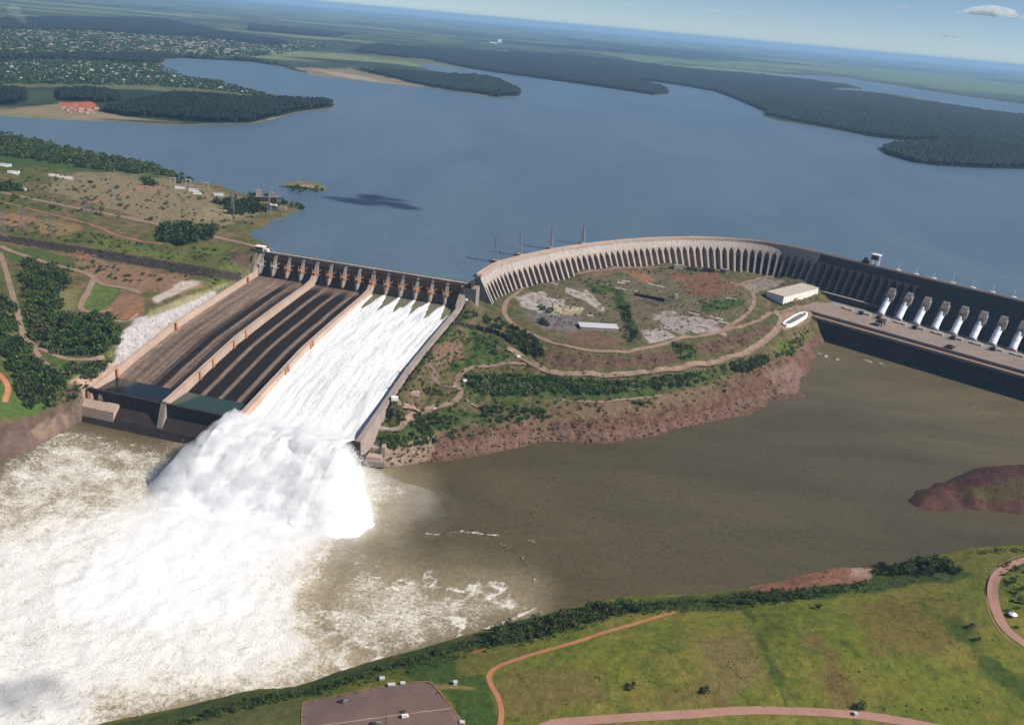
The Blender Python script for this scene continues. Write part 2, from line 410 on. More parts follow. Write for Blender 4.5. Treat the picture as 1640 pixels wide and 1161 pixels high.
# ---- hill between the spillway and the powerhouse
hill_pts = list(dam_base)
hill_pts += [(832, 465, 74), (811, 483, 74), (808, 502, 73), (820, 517, 72), (857, 538, 70), (902, 553, 69), (932, 560, 68), (982, 563, 67), (1040, 557, 65), (1090, 541, 63), (1143, 535, 60), (1186, 524, 57), (1216, 515, 54), (1239, 497, 49),
             (1055, 430, 71), (933, 440, 73), (872, 452, 74), (1198, 459, 60), (1225, 446, 58), (1207, 478, 58), (1180, 510, 60),
             (900, 480, 71), (860, 500, 72), (940, 520, 69), (1000, 500, 68), (1100, 500, 64), (1000, 450, 71), (1100, 450, 68), (1150, 470, 64), (1060, 520, 66), (960, 545, 69), (1120, 520, 63),
             (840, 578, 52), (879, 597, 50), (938, 600, 49), (996, 600, 48), (1055, 594, 48), (1113, 584, 47), (1172, 571, 46), (1216, 553, 46), (1245, 530, 46), (1251, 509, 46), (1240, 497, 47),
             (938, 612, 44), (996, 612, 43), (1055, 606, 43), (1113, 596, 42), (1172, 583, 40), (1216, 566, 38), (879, 608, 44),
             (900, 580, 58), (960, 583, 57), (1020, 580, 56), (1080, 570, 55), (1140, 557, 53), (1190, 545, 51),
             (791, 586, 51), (753, 591, 50), (734, 603, 48), (731, 615, 46), (738, 625, 44), (734, 639, 42), (717, 649, 40), (681, 658, 38), (656, 673, 36), (632, 690, 34), (603, 687, 34),
             (709, 619, 48), (695, 608, 50), (695, 593, 53), (688, 581, 56), (664, 656, 39), (642, 649, 41), (623, 646, 43),
             (770, 560, 60), (730, 560, 62), (750, 535, 70), (800, 545, 66), (760, 510, 82), (790, 500, 78), (745, 495, 88), (720, 520, 80), (705, 545, 70), (650, 620, 48), (680, 630, 44), (740, 580, 55), (700, 565, 61), (765, 492, 86),
             (632, 750, -2), (695, 743, -2), (753, 736, -2), (801, 726, -2), (849, 714, -2), (898, 709, -2), (952, 714, -2), (1011, 708, -2), (1069, 697, -2), (1128, 682, -2), (1201, 669, -2), (1230, 656, -2), (1240, 647, -2),
             (1289, 641, -1), (1302, 634, -1), (1283, 626, -1), (1282, 609, -2), (1294, 582, -2), (1291, 559, -2), (1308, 541, -2),
             (640, 733, 8), (700, 728, 7), (760, 718, 8), (830, 704, 8), (900, 696, 8), (960, 695, 9), (1040, 686, 8), (1110, 668, 8), (1180, 650, 8), (1240, 628, 5), (1270, 610, 5),
             (650, 715, 18), (705, 700, 22), (770, 690, 24), (830, 682, 20), (890, 664, 23), (960, 655, 26), (1040, 648, 22), (1100, 632, 22), (1180, 612, 19), (1240, 585, 20), (1272, 560, 24), (1285, 540, 30),
             (750, 662, 32), (820, 655, 32), (880, 640, 34), (950, 640, 33), (1050, 628, 32), (1130, 606, 32), (1200, 585, 32), (1250, 550, 38), (640, 705, 27), (690, 685, 29), (780, 625, 42), (830, 615, 45),
             (1265, 505, 45), (1285, 495, 45), (1300, 500, 43), (1310, 512, 38), (1300, 525, 26), (1226, 494, 44), (1250, 497, 44), (1255, 492, 45), (1270, 525, 41),
             (650, 770, -14), (800, 745, -14), (900, 730, -14), (1011, 730, -14), (1128, 702, -14), (1240, 676, -14), (1330, 640, -14), (1330, 600, -14), (1330, 560, -14),
             (610, 725, 14), (625, 740, 6), (596, 715, 22), (585, 730, 4), (590, 755, -4), (560, 760, -12)]
def hill_post(X, Y, Z):
    u_, v_ = spinv(X, Y)
    m_ = (u_ < UR+11) & (v_ < VEND+6) & (v_ > -30)
    Z = np.where(m_, np.minimum(Z, floor_z(v_)-6), Z)
    Z = np.where((u_ < UR+11) & (v_ > VEND), -14, Z)
    nearw = (u_ >= UR+11) & (u_ < UR+40) & (v_ > 20) & (v_ < VEND)
    k = np.clip((UR+40-u_)/29, 0, 1)
    k2 = k*sst(VEND, VEND-90, v_); kk_ = np.clip(k*1.6, 0, 1)
    Z = np.where(nearw, Z*(1-kk_)+np.where(v_ < VEND-90, wall_z(v_)-3, np.minimum(Z, wall_z(v_)-2))*kk_, Z)
    led = (np.abs(2*fbm(X, Y, 16, 4, 301)-1)*7-2.2+(fbm(X, Y, 5, 3, 302)-.5)*2.5)*sst(-1, 4, Z)*sst(30, 20, Z); Z = Z+led
    Z = Z+((fbm(X, Y, 13, 4, 303)-.5)*6.5-np.maximum(0, .14-np.abs(fbm(X, Y, 34, 3, 304)-.5))*14)*sst(28, 34, Z)*sst(66, 58, Z)+(fbm(X, Y, 18, 4, 305)-.5)*3.0*sst(58, 64, Z)
    s_, d_ = mdinv(X, Y)
    return np.where((s_ > PH0-3) & (d_ > 10) & (d_ < 220), np.minimum(Z, -6 if False else np.where(d_ > 192, -14, 30)), Z)
PH0 = mdinv(*at(1308, 505, 40)[:2])[0]
hill = Field(hill_pts, -330, 800, 1020, 2160, 2.5, hill_post, amp=.9, ns=26)
g_ = G
hill_z = [
 ([(560, 760), (575, 690), (640, 700), (700, 690), (760, 682), (800, 680), (850, 668), (890, 655), (960, 640), (1040, 640), (1100, 622), (1180, 600), (1240, 570), (1270, 545), (1330, 530), (1330, 680), (900, 760)], g_['rock'], 4, 9, None),
 ([(890, 650), (960, 645), (1040, 640), (1110, 622), (1150, 612), (1150, 640), (1060, 655), (960, 668), (900, 670)], g_['brown'], 4, 8, None),
 ([(1225, 600), (1270, 575), (1290, 600), (1280, 630), (1240, 630)], (.23, .14, .115), 4, 8, None),
 ([(600, 752), (700, 742), (800, 726), (900, 709), (952, 714), (1069, 697), (1201, 669), (1240, 650), (1302, 636)], (.12, .07, .055), 1.5, 2, 4),
 ([(640, 735), (760, 715), (900, 695), (960, 700), (1069, 682), (1180, 655), (1250, 615)], (.19, .11, .082), 4, 7, 8),
 ([(600, 700), (640, 700), (700, 690), (690, 735), (640, 745), (600, 745)], (.33, .24, .17), 4, 8, None),
 ([(740, 600), (850, 602), (1000, 612), (1110, 596), (1220, 566), (1225, 575), (1140, 612), (1050, 632), (950, 640), (860, 636), (780, 640), (745, 620)], g_['lush'], 3, 7, None),
 ([(600, 690), (680, 665), (740, 650), (760, 670), (700, 690), (650, 712), (605, 712)], g_['lush'], 3, 6, None),
 ([(700, 520), (760, 530), (820, 570), (790, 582), (720, 590), (690, 560)], g_['lush'], 3, 8, None),
 ([(690, 550), (735, 545), (745, 570), (700, 582)], (.22, .135, .09), 3, 6, None),
 ([(860, 560), (930, 570), (1040, 568), (1140, 548), (1225, 520), (1238, 530), (1170, 562), (1050, 586), (940, 592), (880, 588)], (.135, .078, .055), 2, 7, None),
 ([(1075, 552), (1115, 556), (1125, 575), (1090, 580)], g_['lush'], 2, 4, None),
 ([(830, 472), (900, 450), (1000, 438), (1110, 432), (1190, 455), (1205, 490), (1150, 525), (1040, 550), (940, 550), (860, 528), (820, 500)], (.15, .125, .075), 4, 12, None),
 ([(905, 520), (960, 535), (1010, 548), (960, 556), (905, 548)], (.19, .11, .07), 2, 3, None),
 ([(1070, 438), (1110, 436), (1150, 440), (1185, 462), (1140, 475), (1095, 465), (1075, 452)], (.20, .095, .06), 3, 12, None),
 ([(1000, 430), (1020, 442), (1040, 450)], (.32, .15, .09), 2, 3, 6),
 ([(830, 478), (870, 472), (905, 480), (900, 500), (870, 506), (835, 492)], (.44, .38, .35), 2, 14, None),
 ([(885, 490), (935, 492), (930, 505), (880, 505)], (.50, .42, .30), 2, 6, None),
 ([(835, 500), (930, 505), (935, 530), (870, 528)], (.20, .17, .17), 3, 9, None),
 ([(910, 465), (940, 478), (965, 495)], (.46, .41, .37), 1, 2, 5), ([(938, 468), (950, 480), (960, 492)], (.42, .37, .33), 1, 2, 4),
 ([(1045, 505), (1080, 500), (1150, 512), (1160, 530), (1110, 540), (1060, 525)], (.37, .31, .28), 2, 12, None),
 ([(1025, 530), (1060, 525), (1085, 540), (1040, 550)], (.40, .34, .31), 1, 2, None),
 ([(940, 440), (990, 432), (1040, 430)], g_['brown'], 2, 3, 5),
 ([(1010, 480), (1060, 476), (1095, 480), (1090, 486), (1020, 490)], (.11, .09, .06), 2, 3, None),
 ([(1140, 480), (1190, 478), (1185, 495), (1120, 500)], g_['lush'], 3, 6, None),
 ([(930, 448), (960, 452), (990, 470), (960, 470)], g_['lush'], 3, 5, None),
 ([(990, 472), (1000, 500), (1020, 540)], (.04, .06, .02), 3, 5, 8),
 ([(1190, 455), (1230, 447), (1262, 448), (1240, 462), (1205, 470)], (.27, .22, .19), 2, 3, None),
 ([(1250, 500), (1300, 490), (1310, 500), (1290, 520), (1255, 530)], (.38, .26, .19), 2, 3, None),
 ([(1258, 530), (1300, 520), (1306, 540), (1270, 565)], g_['olive'], 3, 6, None),
 ([(1230, 555), (1250, 545), (1275, 560), (1240, 572)], g_['grass'], 3, 6, None),
]
def hill_col(X, Y, Z):
    base = veg_mix(X, Y, (.12, .11, .042), (.065, .09, .026), (.175, .115, .07), 32, 5)
    sl = slope(hill)[..., None]; k = sst(.35, .9, sl)*.75
    col = paint(X, Y, Z, base, hill_z)
    rock = np.array((.17, .10, .068))
    px, py = proj(X, Y, Z); lowk = ((Z > 26)[..., None])
    col = np.where(lowk, col*(1-k*.55)+rock*k*.55, col)
    # bare patches mottled into everything
    m_ = sst(.55, .72, fbm(X, Y, 14, 4, 77))[..., None]*.45
    col = col*(1-m_)+np.array((.20, .15, .09))*m_
    m2 = sst(.56, .74, fbm(X, Y, 9, 4, 78))[..., None]*.35*(Z[..., None] > 20)
    return col*(1-m2)+np.array((.06, .09, .025))*m2
hill_keep = lambda X, Y, Z: (Z > -10)
# ---- left bank
lb_pts = [(-300, 195, 117), (-150, 205, 117), (0, 224, 117), (60, 236, 117), (150, 252, 117), (230, 268, 117), (285, 286, 117), (340, 294, 117), (385, 304, 117), (420, 318, 117), (470, 326, 117), (493, 337, 117), (460, 350, 117), (430, 365, 117), (402, 383, 118),
          (-300, 165, 100), (0, 196, 100), (60, 208, 100), (150, 224, 100), (230, 240, 100), (290, 262, 100), (345, 277, 102), (395, 290, 102), (430, 303, 102), (480, 312, 102), (515, 335, 104), (480, 360, 106), (450, 376, 108), (600, 330, 90), (500, 250, 85), (300, 200, 80), (0, 150, 80), (-300, 120, 80), (520, 290, 90),
          (0, 240, 124), (100, 255, 124), (200, 275, 123), (300, 300, 122), (380, 318, 121), (440, 335, 121), (400, 350, 121), (380, 370, 121), (-200, 240, 128),
          (0, 300, 130), (100, 300, 128), (200, 310, 126), (300, 330, 124), (0, 345, 126), (100, 355, 126), (200, 370, 124), (300, 385, 121), (350, 390, 121), (-200, 330, 128), (-200, 430, 112),
          (0, 372, 120), (100, 388, 119), (200, 405, 117), (300, 422, 114), (350, 430, 112), (385, 437, 110), (395, 400, 121), (412, 394, 122.5), (350, 410, 118), (390, 420, 113), (415, 405, 120), (419, 398, 122),
          (0, 404, 108), (100, 420, 107), (200, 436, 105), (300, 450, 102), (350, 458, 100), (385, 452, 99), (400, 445, 95),
          (40, 440, 101), (100, 470, 94), (150, 460, 96), (215, 480, 92), (250, 470, 95), (300, 470, 97), (330, 464, 98), (350, 463, 98), (370, 460, 96),
          (240, 500, 87), (180, 520, 82), (210, 500, 88), (120, 500, 86), (0, 480, 92), (140, 490, 86), (190, 515, 84), (180, 545, 76), (160, 560, 70),
          (270, 488, 90), (225, 505, 86), (195, 530, 82), (300, 480, 93), (320, 472, 95), (190, 560, 72),
          (0, 530, 82), (60, 548, 66), (110, 575, 60), (170, 577, 58), (60, 590, 58), (110, 600, 56), (20, 600, 62), (0, 640, 48), (80, 640, 46), (50, 660, 38), (130, 640, 46), (100, 650, 38), (30, 560, 70), (-100, 560, 80), (-150, 680, 50),
          (0, 684, 30), (40, 676, 30), (75, 664, 32), (110, 655, 34), (135, 640, 42), (150, 625, 46), (165, 605, 50),
          (0, 738, -2), (50, 708, -2), (80, 697, -2), (110, 690, -2), (150, 700, -2), (250, 720, -2), (-150, 800, -2), (-50, 760, -2),
          (0, 760, -12), (80, 720, -12), (150, 725, -12), (-150, 830, -12),
          (0, 715, 14), (50, 692, 14), (90, 680, 14), (-100, 745, 14)]
def lb_post(X, Y, Z):
    u_, v_ = spinv(X, Y)
    m_ = (u_ > UL-7) & (v_ > -14) & (v_ < VEND+4)
    Z = np.where(m_, np.minimum(Z, floor_z(v_)-6), Z)
    k = np.clip((u_-(UL-30))/24, 0, 1)*((v_ > 20) & (v_ < VEND+4) & (u_ <= UL-7))
    Z = Z*(1-k)+np.minimum(Z, wall_z(v_)-2)*k
    Z = np.where((u_ > UL-9) & (v_ >= VEND+4), np.minimum(Z, -12), Z)
    led = (np.abs(2*fbm(X, Y, 20, 4, 311)-1)*8-2.5+(fbm(X, Y, 6, 3, 312)-.5)*3.5)*sst(-1, 4, Z)*sst(34, 26, Z)*(Y < 1700); Z = Z+led
    return np.where((u_ > UL-4) & (v_ <= -14), -20, Z)
lb = Field(lb_pts, -1500, -250, 950, 3500, 3.5, lb_post, amp=.7, ns=40, seed=13)
lb_z = [
 ([(-300, 345), (0, 376), (100, 391), (200, 407), (300, 424), (385, 438), (390, 452), (300, 440), (200, 421), (100, 403), (0, 386), (-300, 360)], (.055, .042, .038), 1.5, 2, None),
 ([(-300, 180), (0, 222), (70, 232), (150, 248), (230, 262), (290, 282), (250, 288), (160, 278), (60, 268), (-300, 262)], (.06, .10, .03), 3, 5, None),
 ([(130, 275), (260, 285), (340, 300), (400, 320), (440, 335), (330, 365), (230, 352), (140, 325), (60, 300)], (.25, .20, .115), 5, 12, None),
 ([(235, 292), (270, 300), (250, 312), (200, 305)], (.30, .20, .13), 3, 6, None),
 ([(330, 330), (380, 335), (370, 350), (320, 350)], (.30, .25, .14), 4, 8, None),
 ([(480, 340), (462, 352), (440, 366), (428, 368), (450, 350)], (.36, .14, .085), 2, 3, None),
 ([(80, 280), (115, 286)], (.62, .56, .50), 1, 1.5, 2.2), ([(3, 263), (12, 266)], (.6, .55, .5), 1, 1, 2), ([(18, 275), (28, 279)], (.6, .55, .5), 1, 1, 2),
 ([(35, 302), (40, 304)], (.6, .55, .5), 1, 1, 2),
 ([(0, 342), (60, 352), (40, 362), (0, 358)], (.30, .17, .09), 3, 8, None),
 ([(60, 355), (130, 362), (110, 378), (60, 375)], (.26, .18, .08), 3, 8, None),
 ([(150, 378), (200, 390), (270, 402), (300, 405), (290, 420), (220, 408), (150, 396)], (.125, .155, .035), 3, 6, None),
 ([(310, 395), (370, 392), (360, 404), (330, 410)], (.12, .15, .035), 3, 5, None),
 ([(365, 405), (400, 402), (412, 415), (395, 430), (370, 420)], (.10, .06, .045), 2, 4, None),
 ([(0, 392), (100, 408), (115, 430), (60, 430), (0, 405)], (.085, .125, .035), 3, 6, None),
 ([(120, 410), (200, 425), (300, 445), (345, 455), (330, 462), (240, 470), (200, 470), (130, 440)], (.26, .16, .095), 3, 7, None),
 ([(125, 405), (150, 412)], (.30, .15, .08), 2, 3, 4),
 ([(150, 450), (195, 462), (190, 470), (165, 498), (138, 500), (128, 490)], (.12, .17, .045), 1.5, 2, None),
 ([(195, 468), (230, 475), (232, 498), (215, 515), (190, 508), (160, 499)], (.28, .16, .09), 2, 5, None),
 ([(205, 497), (220, 492), (215, 512), (190, 512)], (.36, .17, .08), 2, 4, None),
 ([(80, 470), (120, 465), (125, 500), (95, 500)], (.20, .19, .08), 3, 6, None),
 ([(245, 478), (290, 452), (330, 448), (300, 465), (270, 478), (250, 485)], (.58, .49, .42), 2, 6, None),
 ([(185, 575), (190, 535), (215, 512), (260, 498), (305, 480), (345, 462), (350, 475), (300, 510), (240, 558), (210, 590), (150, 615), (145, 595)], (.50, .46, .45), 2, 5, None),
 ([(235, 500), (290, 478), (340, 460), (360, 452), (370, 455), (340, 468), (280, 494), (240, 510)], (.30, .27, .14), 2, 4, None),
 ([(110, 610), (185, 580), (200, 590), (150, 640), (120, 650)], (.50, .33, .23), 3, 6, None),
 ([(70, 650), (120, 612), (150, 640), (120, 660), (80, 668)], (.14, .10, .065), 3, 6, None),
 ([(-200, 700), (0, 680), (60, 664), (130, 652), (170, 720), (0, 750), (-200, 830)], (.15, .095, .075), 2, 4, None),
 ([(45, 690), (75, 670), (110, 662), (110, 690), (60, 704)], (.27, .18, .13), 2, 4, None),
 ([(0, 615), (60, 600), (90, 640), (60, 662), (0, 672), (-100, 690), (-100, 620)], (.085, .135, .03), 3, 8, None),
 ([(70, 572), (110, 580), (150, 585), (140, 600), (100, 600)], (.07, .14, .03), 3, 5, None),
]
def lb_col(X, Y, Z):
    base = veg_mix(X, Y, (.115, .125, .036), (.19, .135, .07), (.07, .09, .026), 55, 25)
    sl = slope(lb)[..., None]
    col = paint(X, Y, Z, base, lb_z)
    k = sst(.9, 1.8, sl)*.6
    return col*(1-k*.3)+np.array((.30, .25, .22))*k*.3
# ---- near bank (grass fields in the foreground)
nb_edge = [(60, 1200), (200, 1161), (300, 1142), (400, 1117), (480, 1108), (560, 1082), (650, 1056), (720, 1036), (780, 1020), (860, 1000), (950, 975), (1000, 968), (1080, 964), (1180, 958), (1230, 945), (1300, 930), (1400, 925), (1480, 905), (1560, 888), (1640, 884), (1760, 880), (1900, 870)]
nb_pts = [(a, b, 14) for a, b in nb_edge]+[(a, b-9, 4) for a, b in nb_edge]+[(a, b-20, -9) for a, b in nb_edge]+[(a, b-60, -20) for a, b in nb_edge[::2]]
nb_pts += [(a, b+26, 26) for a, b in nb_edge]+[(a, b+60, 31) for a, b in nb_edge[::2]]
nb_pts += [(500, 1161, 33), (620, 1140, 33), (720, 1161, 34), (820, 1161, 34), (820, 1090, 33), (900, 1050, 34), (1000, 1100, 37), (1100, 1040, 38), (1100, 1161, 37), (1250, 1000, 38), (1250, 1100, 37), (1400, 1000, 39), (1400, 1161, 36), (1560, 960, 40), (1560, 1080, 39), (1640, 940, 41), (1640, 1161, 36), (1900, 1100, 38), (600, 1400, 36), (1000, 1400, 38), (1500, 1400, 36), (300, 1400, 34), (100, 1400, 30), (2000, 1500, 36),
           (1250, 938, 5), (1300, 922, 5), (1350, 916, 4), (1395, 918, 4), (1260, 925, -3), (1310, 906, -3), (1370, 902, -3), (1400, 907, -3)]
nb = Field(nb_pts, -560, 900, 380, 1080, 2.0, None, amp=.5, ns=35, seed=23)
nb_z = [
 ([(100, 1200), (300, 1140), (480, 1105), (640, 1058), (720, 1040), (900, 985), (1000, 975), (1180, 962), (1400, 935), (1640, 900)], (.070, .10, .025), 4, 10, 12),
 ([(250, 1170), (330, 1140), (480, 1118), (480, 1170)], (.12, .125, .04), 4, 8, None),
 ([(1190, 942), (1260, 908), (1330, 904), (1400, 906), (1390, 930), (1300, 940), (1240, 948)], (.34, .16, .10), 2, 4, None),
 ([(1365, 908), (1400, 908), (1395, 925), (1360, 924)], (.42, .28, .22), 2, 3, None),
 ([(725, 1052), (775, 1041)], (.42, .15, .08), 1, 2, 2.4),
 ([(725, 1052), (830, 1032), (860, 1040), (775, 1080), (800, 1150), (740, 1100)], (.155, .15, .034), 8, 16, None),
 ([(740, 1080), (775, 1078), (800, 1161), (745, 1161), (700, 1090)], (.062, .105, .022), 3, 6, None),
 ([(660, 1045), (725, 1050), (740, 1100), (690, 1090), (640, 1082)], (.065, .105, .024), 4, 6, None),
 ([(800, 1075), (960, 1050), (970, 1130), (860, 1150), (810, 1140)], (.185, .15, .045), 14, 34, None),
 ([(1060, 1100), (1160, 1090), (1170, 1130), (1060, 1130)], (.18, .145, .04), 14, 30, None),
 ([(1130, 1030), (1200, 1025), (1225, 1110), (1160, 1125)], (.195, .155, .055), 14, 32, None),
 ([(1190, 970), (1206, 990), (1260, 1130)], (.07, .10, .02), 3, 8, 3.5),
 ([(1215, 1010), (1250, 1090), (1275, 1125)], (.085, .11, .025), 6, 14, 5),
 ([(1360, 980), (1460, 960), (1560, 1000), (1500, 1060), (1400, 1050)], (.17, .135, .035), 16, 36, None),
 ([(1480, 975), (1530, 1000), (1560, 1040), (1640, 1110)], (.07, .105, .02), 8, 26, 9),
 ([(1420, 1035), (1450, 1070)], (.06, .095, .02), 4, 12, 4), ([(1350, 1030), (1375, 1050)], (.055, .09, .02), 5, 12, 5),
 ([(1300, 1020), (1330, 1130), (1360, 1130), (1350, 1040)], (.17, .125, .04), 14, 30, None),
 ([(825, 1072), (860, 1120), (872, 1150)], (.10, .11, .03), 1, 1, 1.4),
 ([(1005, 1040), (1035, 1060), (1050, 1075)], (.08, .11, .025), 4, 12, 3),
 ([(1545, 880), (1620, 880), (1600, 905), (1570, 930), (1540, 910)], (.17, .17, .035), 6, 10, None),
 ([(640, 1118), (620, 1100)], (.24, .15, .08), 2, 3, 4), ([(700, 1098), (760, 1102)], (.30, .2, .08), 2, 3, 3),
]
def nb_col(X, Y, Z):
    base = veg_mix(X, Y, (.172, .185, .028), (.215, .19, .042), (.118, .148, .024), 85, 33)
    col = paint(X, Y, Z, base, nb_z)
    # scattered dark tussocks
    t = sst(.80, .9, vn(X/3.1, Y/3.1, 5))*sst(.5, .62, fbm(X, Y, 60, 3, 61)); t = t[..., None]*.6
    return col*(1-t)+np.array((.05, .08, .02))*t
# ---- small headland at the right
hd_pts = [(1452, 800, -1.5), (1480, 818, -1.5), (1510, 822, -1.5), (1540, 812, -1.5), (1580, 818, -1.5), (1640, 826, -1.5), (1720, 830, -1.5), (1470, 785, -1.5), (1510, 772, -1.5), (1560, 752, -1.5), (1600, 735, -1.5), (1640, 722, -1.5), (1720, 690, -1.5),
          (1480, 802, 8), (1520, 797, 11), (1560, 792, 15), (1600, 785, 19), (1640, 780, 24), (1720, 770, 32), (1850, 750, 36), (1435, 800, -9), (1480, 835, -10), (1580, 840, -10), (1700, 850, -10), (1500, 755, -10), (1600, 712, -10), (1720, 670, -10), (1900, 860, -10), (1900, 640, -10), (1850, 820, 20), (1850, 690, 20)]
hd = Field(hd_pts, 330, 900, 880, 1240, 2.5, None, amp=.9, ns=22, seed=43)
def hd_col(X, Y, Z):
    base = veg_mix(X, Y, (.115, .052, .042), (.14, .065, .050), (.07, .04, .034), 28, 41)
    return paint(X, Y, Z, base, [([(1540, 790), (1600, 772), (1660, 755), (1660, 790), (1600, 800)], (.10, .075, .035), 5, 12, None),
                                 ([(1452, 800), (1470, 787), (1560, 754), (1640, 724)], (.075, .05, .035), 1.5, 2, 5)])
# ---- islet in the lake
isl_pts = [(437, 300, 117), (455, 292, 117), (490, 291, 117), (520, 298, 117), (531, 304, 117), (515, 308, 117), (480, 308, 117), (445, 304, 117), (460, 299, 121), (485, 299, 123), (505, 301, 121), (430, 300, 108), (490, 284, 108), (545, 304, 108), (480, 318, 108), (440, 288, 108), (440, 314, 108)]
isl = Field(isl_pts, -700, -380, 2280, 2640, 4, None, amp=.5, ns=25, seed=53)
def isl_col(X, Y, Z):
    return paint(X, Y, Z, veg_mix(X, Y, (.20, .20, .06), (.28, .21, .12), (.09, .12, .03), 30, 44), [([(470, 296), (500, 297), (510, 301), (480, 303)], (.34, .24, .17), 2, 4, None)])
for f, nm, cf, kp in ((hill, 'hill', hill_col, lambda X, Y, Z: Z > -10), (lb, 'left_bank', lb_col, lambda X, Y, Z: (Z > -9) & (spinv(X, Y)[0] < 20) & ((Z > 112) | (spinv(X, Y)[1] > -40))), (nb, 'near_bank', nb_col, lambda X, Y, Z: Z > -12),
                      (hd, 'headland', hd_col, lambda X, Y, Z: Z > -9), (isl, 'islet', isl_col, lambda X, Y, Z: Z > 108)):
    f.mesh(nm, cf, kp)
# ---- far land beyond the lake, one height field out to the horizon
far_poly = [(-900, 120), (-400, 150), (-100, 180), (0, 186), (60, 191), (150, 194), (230, 199), (300, 202), (400, 199), (440, 191), (470, 182), (530, 175), (541, 168), (520, 162), (470, 158), (430, 149), (395, 144), (350, 130), (300, 125), (265, 119), (255, 108), (268, 96), (290, 94), (330, 96), (400, 100), (450, 107), (470, 115), (500, 121), (560, 128), (650, 138), (700, 143), (760, 153), (800, 157), (830, 155), (838, 148), (822, 138), (795, 126), (760, 121), (720, 117), (690, 112), (668, 104), (700, 105), (750, 111), (800, 119), (870, 128), (950, 139), (1010, 148), (1050, 154), (1070, 153), (1075, 147), (1062, 139), (1030, 131), (1060, 134), (1100, 140), (1145, 148), (1180, 161), (1210, 174), (1227, 181), (1221, 188), (1250, 196), (1320, 206), (1400, 221), (1440, 226), (1500, 227), (1430, 230), (1408, 238), (1418, 248), (1460, 261), (1500, 267), (1560, 270), (1640, 272), (1900, 276), (2600, 330),
            (2600, 300), (1900, 218), (1640, 183), (1580, 176), (1500, 163), (1450, 152), (1400, 147), (1338, 145), (1336, 143), (1378, 145), (1381, 140), (1350, 132), (1300, 127), (1225, 120), (1300, 122), (1360, 127), (1440, 140), (1540, 155), (1640, 169), (1900, 203), (2600, 283), (2600, 210), (1900, 133), (1640, 110.5), (820, 36), (0, -38), (-900, -118)]
fs = np.array(far_poly)
az = np.radians(np.arange(-46, 46, .065)); dep = np.concatenate([np.linspace(.136, .030, 130, endpoint=False), np.linspace(.030, .0055, 75)])
A_, D_ = np.meshgrid(az, dep, indexing='ij'); R_ = (CAMZ-ZL)/D_
FX, FY = R_*np.sin(A_), R_*np.cos(A_)
fpx, fpy = proj(FX, FY, np.full(FX.shape, ZL))
fsd = sdpoly(fpx, fpy, far_poly); fsd = fsd+(fbm(FX, FY, 180, 4, 3)-.5)*2.2*sst(9000, 3000, R_)
FZ = ZL-6+9*sst(-.7, 1.2, fsd)+sst(2, 40, fsd)*18*fbm(FX, FY, 2500, 3, 8)
def hfar(x, y):
    a, b = proj(np.asarray(x, float), np.asarray(y, float), np.full(np.shape(x), ZL)); d = sdpoly(a, b, far_poly)
    return ZL-6+9*sst(-.7, 1.2, d)+sst(2, 40, d)*18*fbm(np.asarray(x, float), np.asarray(y, float), 2500, 3, 8)
fz = [
 ([(92, 150), (140, 147), (190, 156), (196, 168), (150, 170), (95, 166)], 'f'), ([(-300, 140), (0, 147), (42, 151), (46, 165), (20, 173), (-300, 170)], 'f'),
 ([(160, 180), (205, 171), (280, 155), (400, 160), (470, 160), (537, 165), (532, 172), (470, 181), (440, 189), (400, 198), (320, 198), (240, 190), (180, 190)], 'f'),
 ([(560, 113), (640, 115), (700, 119), (760, 122), (800, 127), (837, 147), (830, 155), (795, 156), (700, 142), (640, 134), (560, 124)], 'f'),
 ([(600, 72), (700, 80), (900, 88), (1000, 98), (1100, 111), (1225, 121), (1300, 129), (1375, 141), (1336, 142), (1400, 150), (1500, 166), (1640, 186), (1900, 222), (2600, 304), (2600, 340), (1640, 274), (1500, 269), (1400, 250), (1400, 222), (1200, 180), (1100, 142), (1030, 156), (900, 133), (750, 111), (670, 100), (560, 84)], 'f'),
 ([(0, 92), (150, 90), (260, 92), (255, 100), (240, 108), (130, 100), (0, 102)], 'f'), ([(-300, 20), (0, 30), (250, 30), (400, 60), (470, 70), (440, 76), (300, 60), (150, 52), (0, 50), (-300, 44)], 'f'),
 ([(400, 40), (470, 45), (560, 55), (540, 62), (460, 56), (395, 50)], 'f'), ([(260, 90), (400, 95), (470, 108), (455, 108), (330, 96), (265, 95)], 'f'),
 ([(700, 62), (1000, 78), (1200, 100), (1150, 98), (900, 80)], 'f'), ([(820, 52), (1100, 82), (1320, 108), (1200, 98), (1000, 80)], 'f'), ([(1340, 108), (1640, 140), (1640, 146), (1400, 122)], 'f'),
 ([(-300, 128), (0, 134), (150, 134), (300, 142), (440, 152), (300, 152), (200, 148), (60, 146), (-300, 140)], 'g'),
 ([(470, 108), (560, 112), (700, 143), (650, 138), (560, 128), (500, 121)], 'd'), ([(220, 102), (262, 104), (262, 112), (240, 112)], 'd'),
 ([(0, 177), (100, 170), (200, 188), (290, 198), (230, 196), (100, 190), (0, 184)], 'd'), ([(92, 168), (150, 168), (158, 178), (110, 178)], 'r'), ([(500, 113), (560, 120), (600, 130), (640, 136), (560, 126)], 'p'),
 ([(580, 90), (680, 95), (740, 108), (690, 106), (600, 96)], 'g'), ([(960, 88), (1200, 105), (1330, 120), (1200, 113), (1000, 95)], 'h'),
 ([(1300, 105), (1480, 118), (1640, 138), (1640, 155), (1500, 140), (1340, 118)], 'h'),
]
FC = dict(f=(.014, .025, .015), g=(.13, .14, .065), d=(.26, .20, .12), r=(.42, .13, .07), p=(.42, .33, .24), h=(.13, .19, .07))
fcol = veg_mix(FX, FY*.45, (.05, .075, .04), (.10, .13, .06), (.022, .036, .022), 1500, 71)
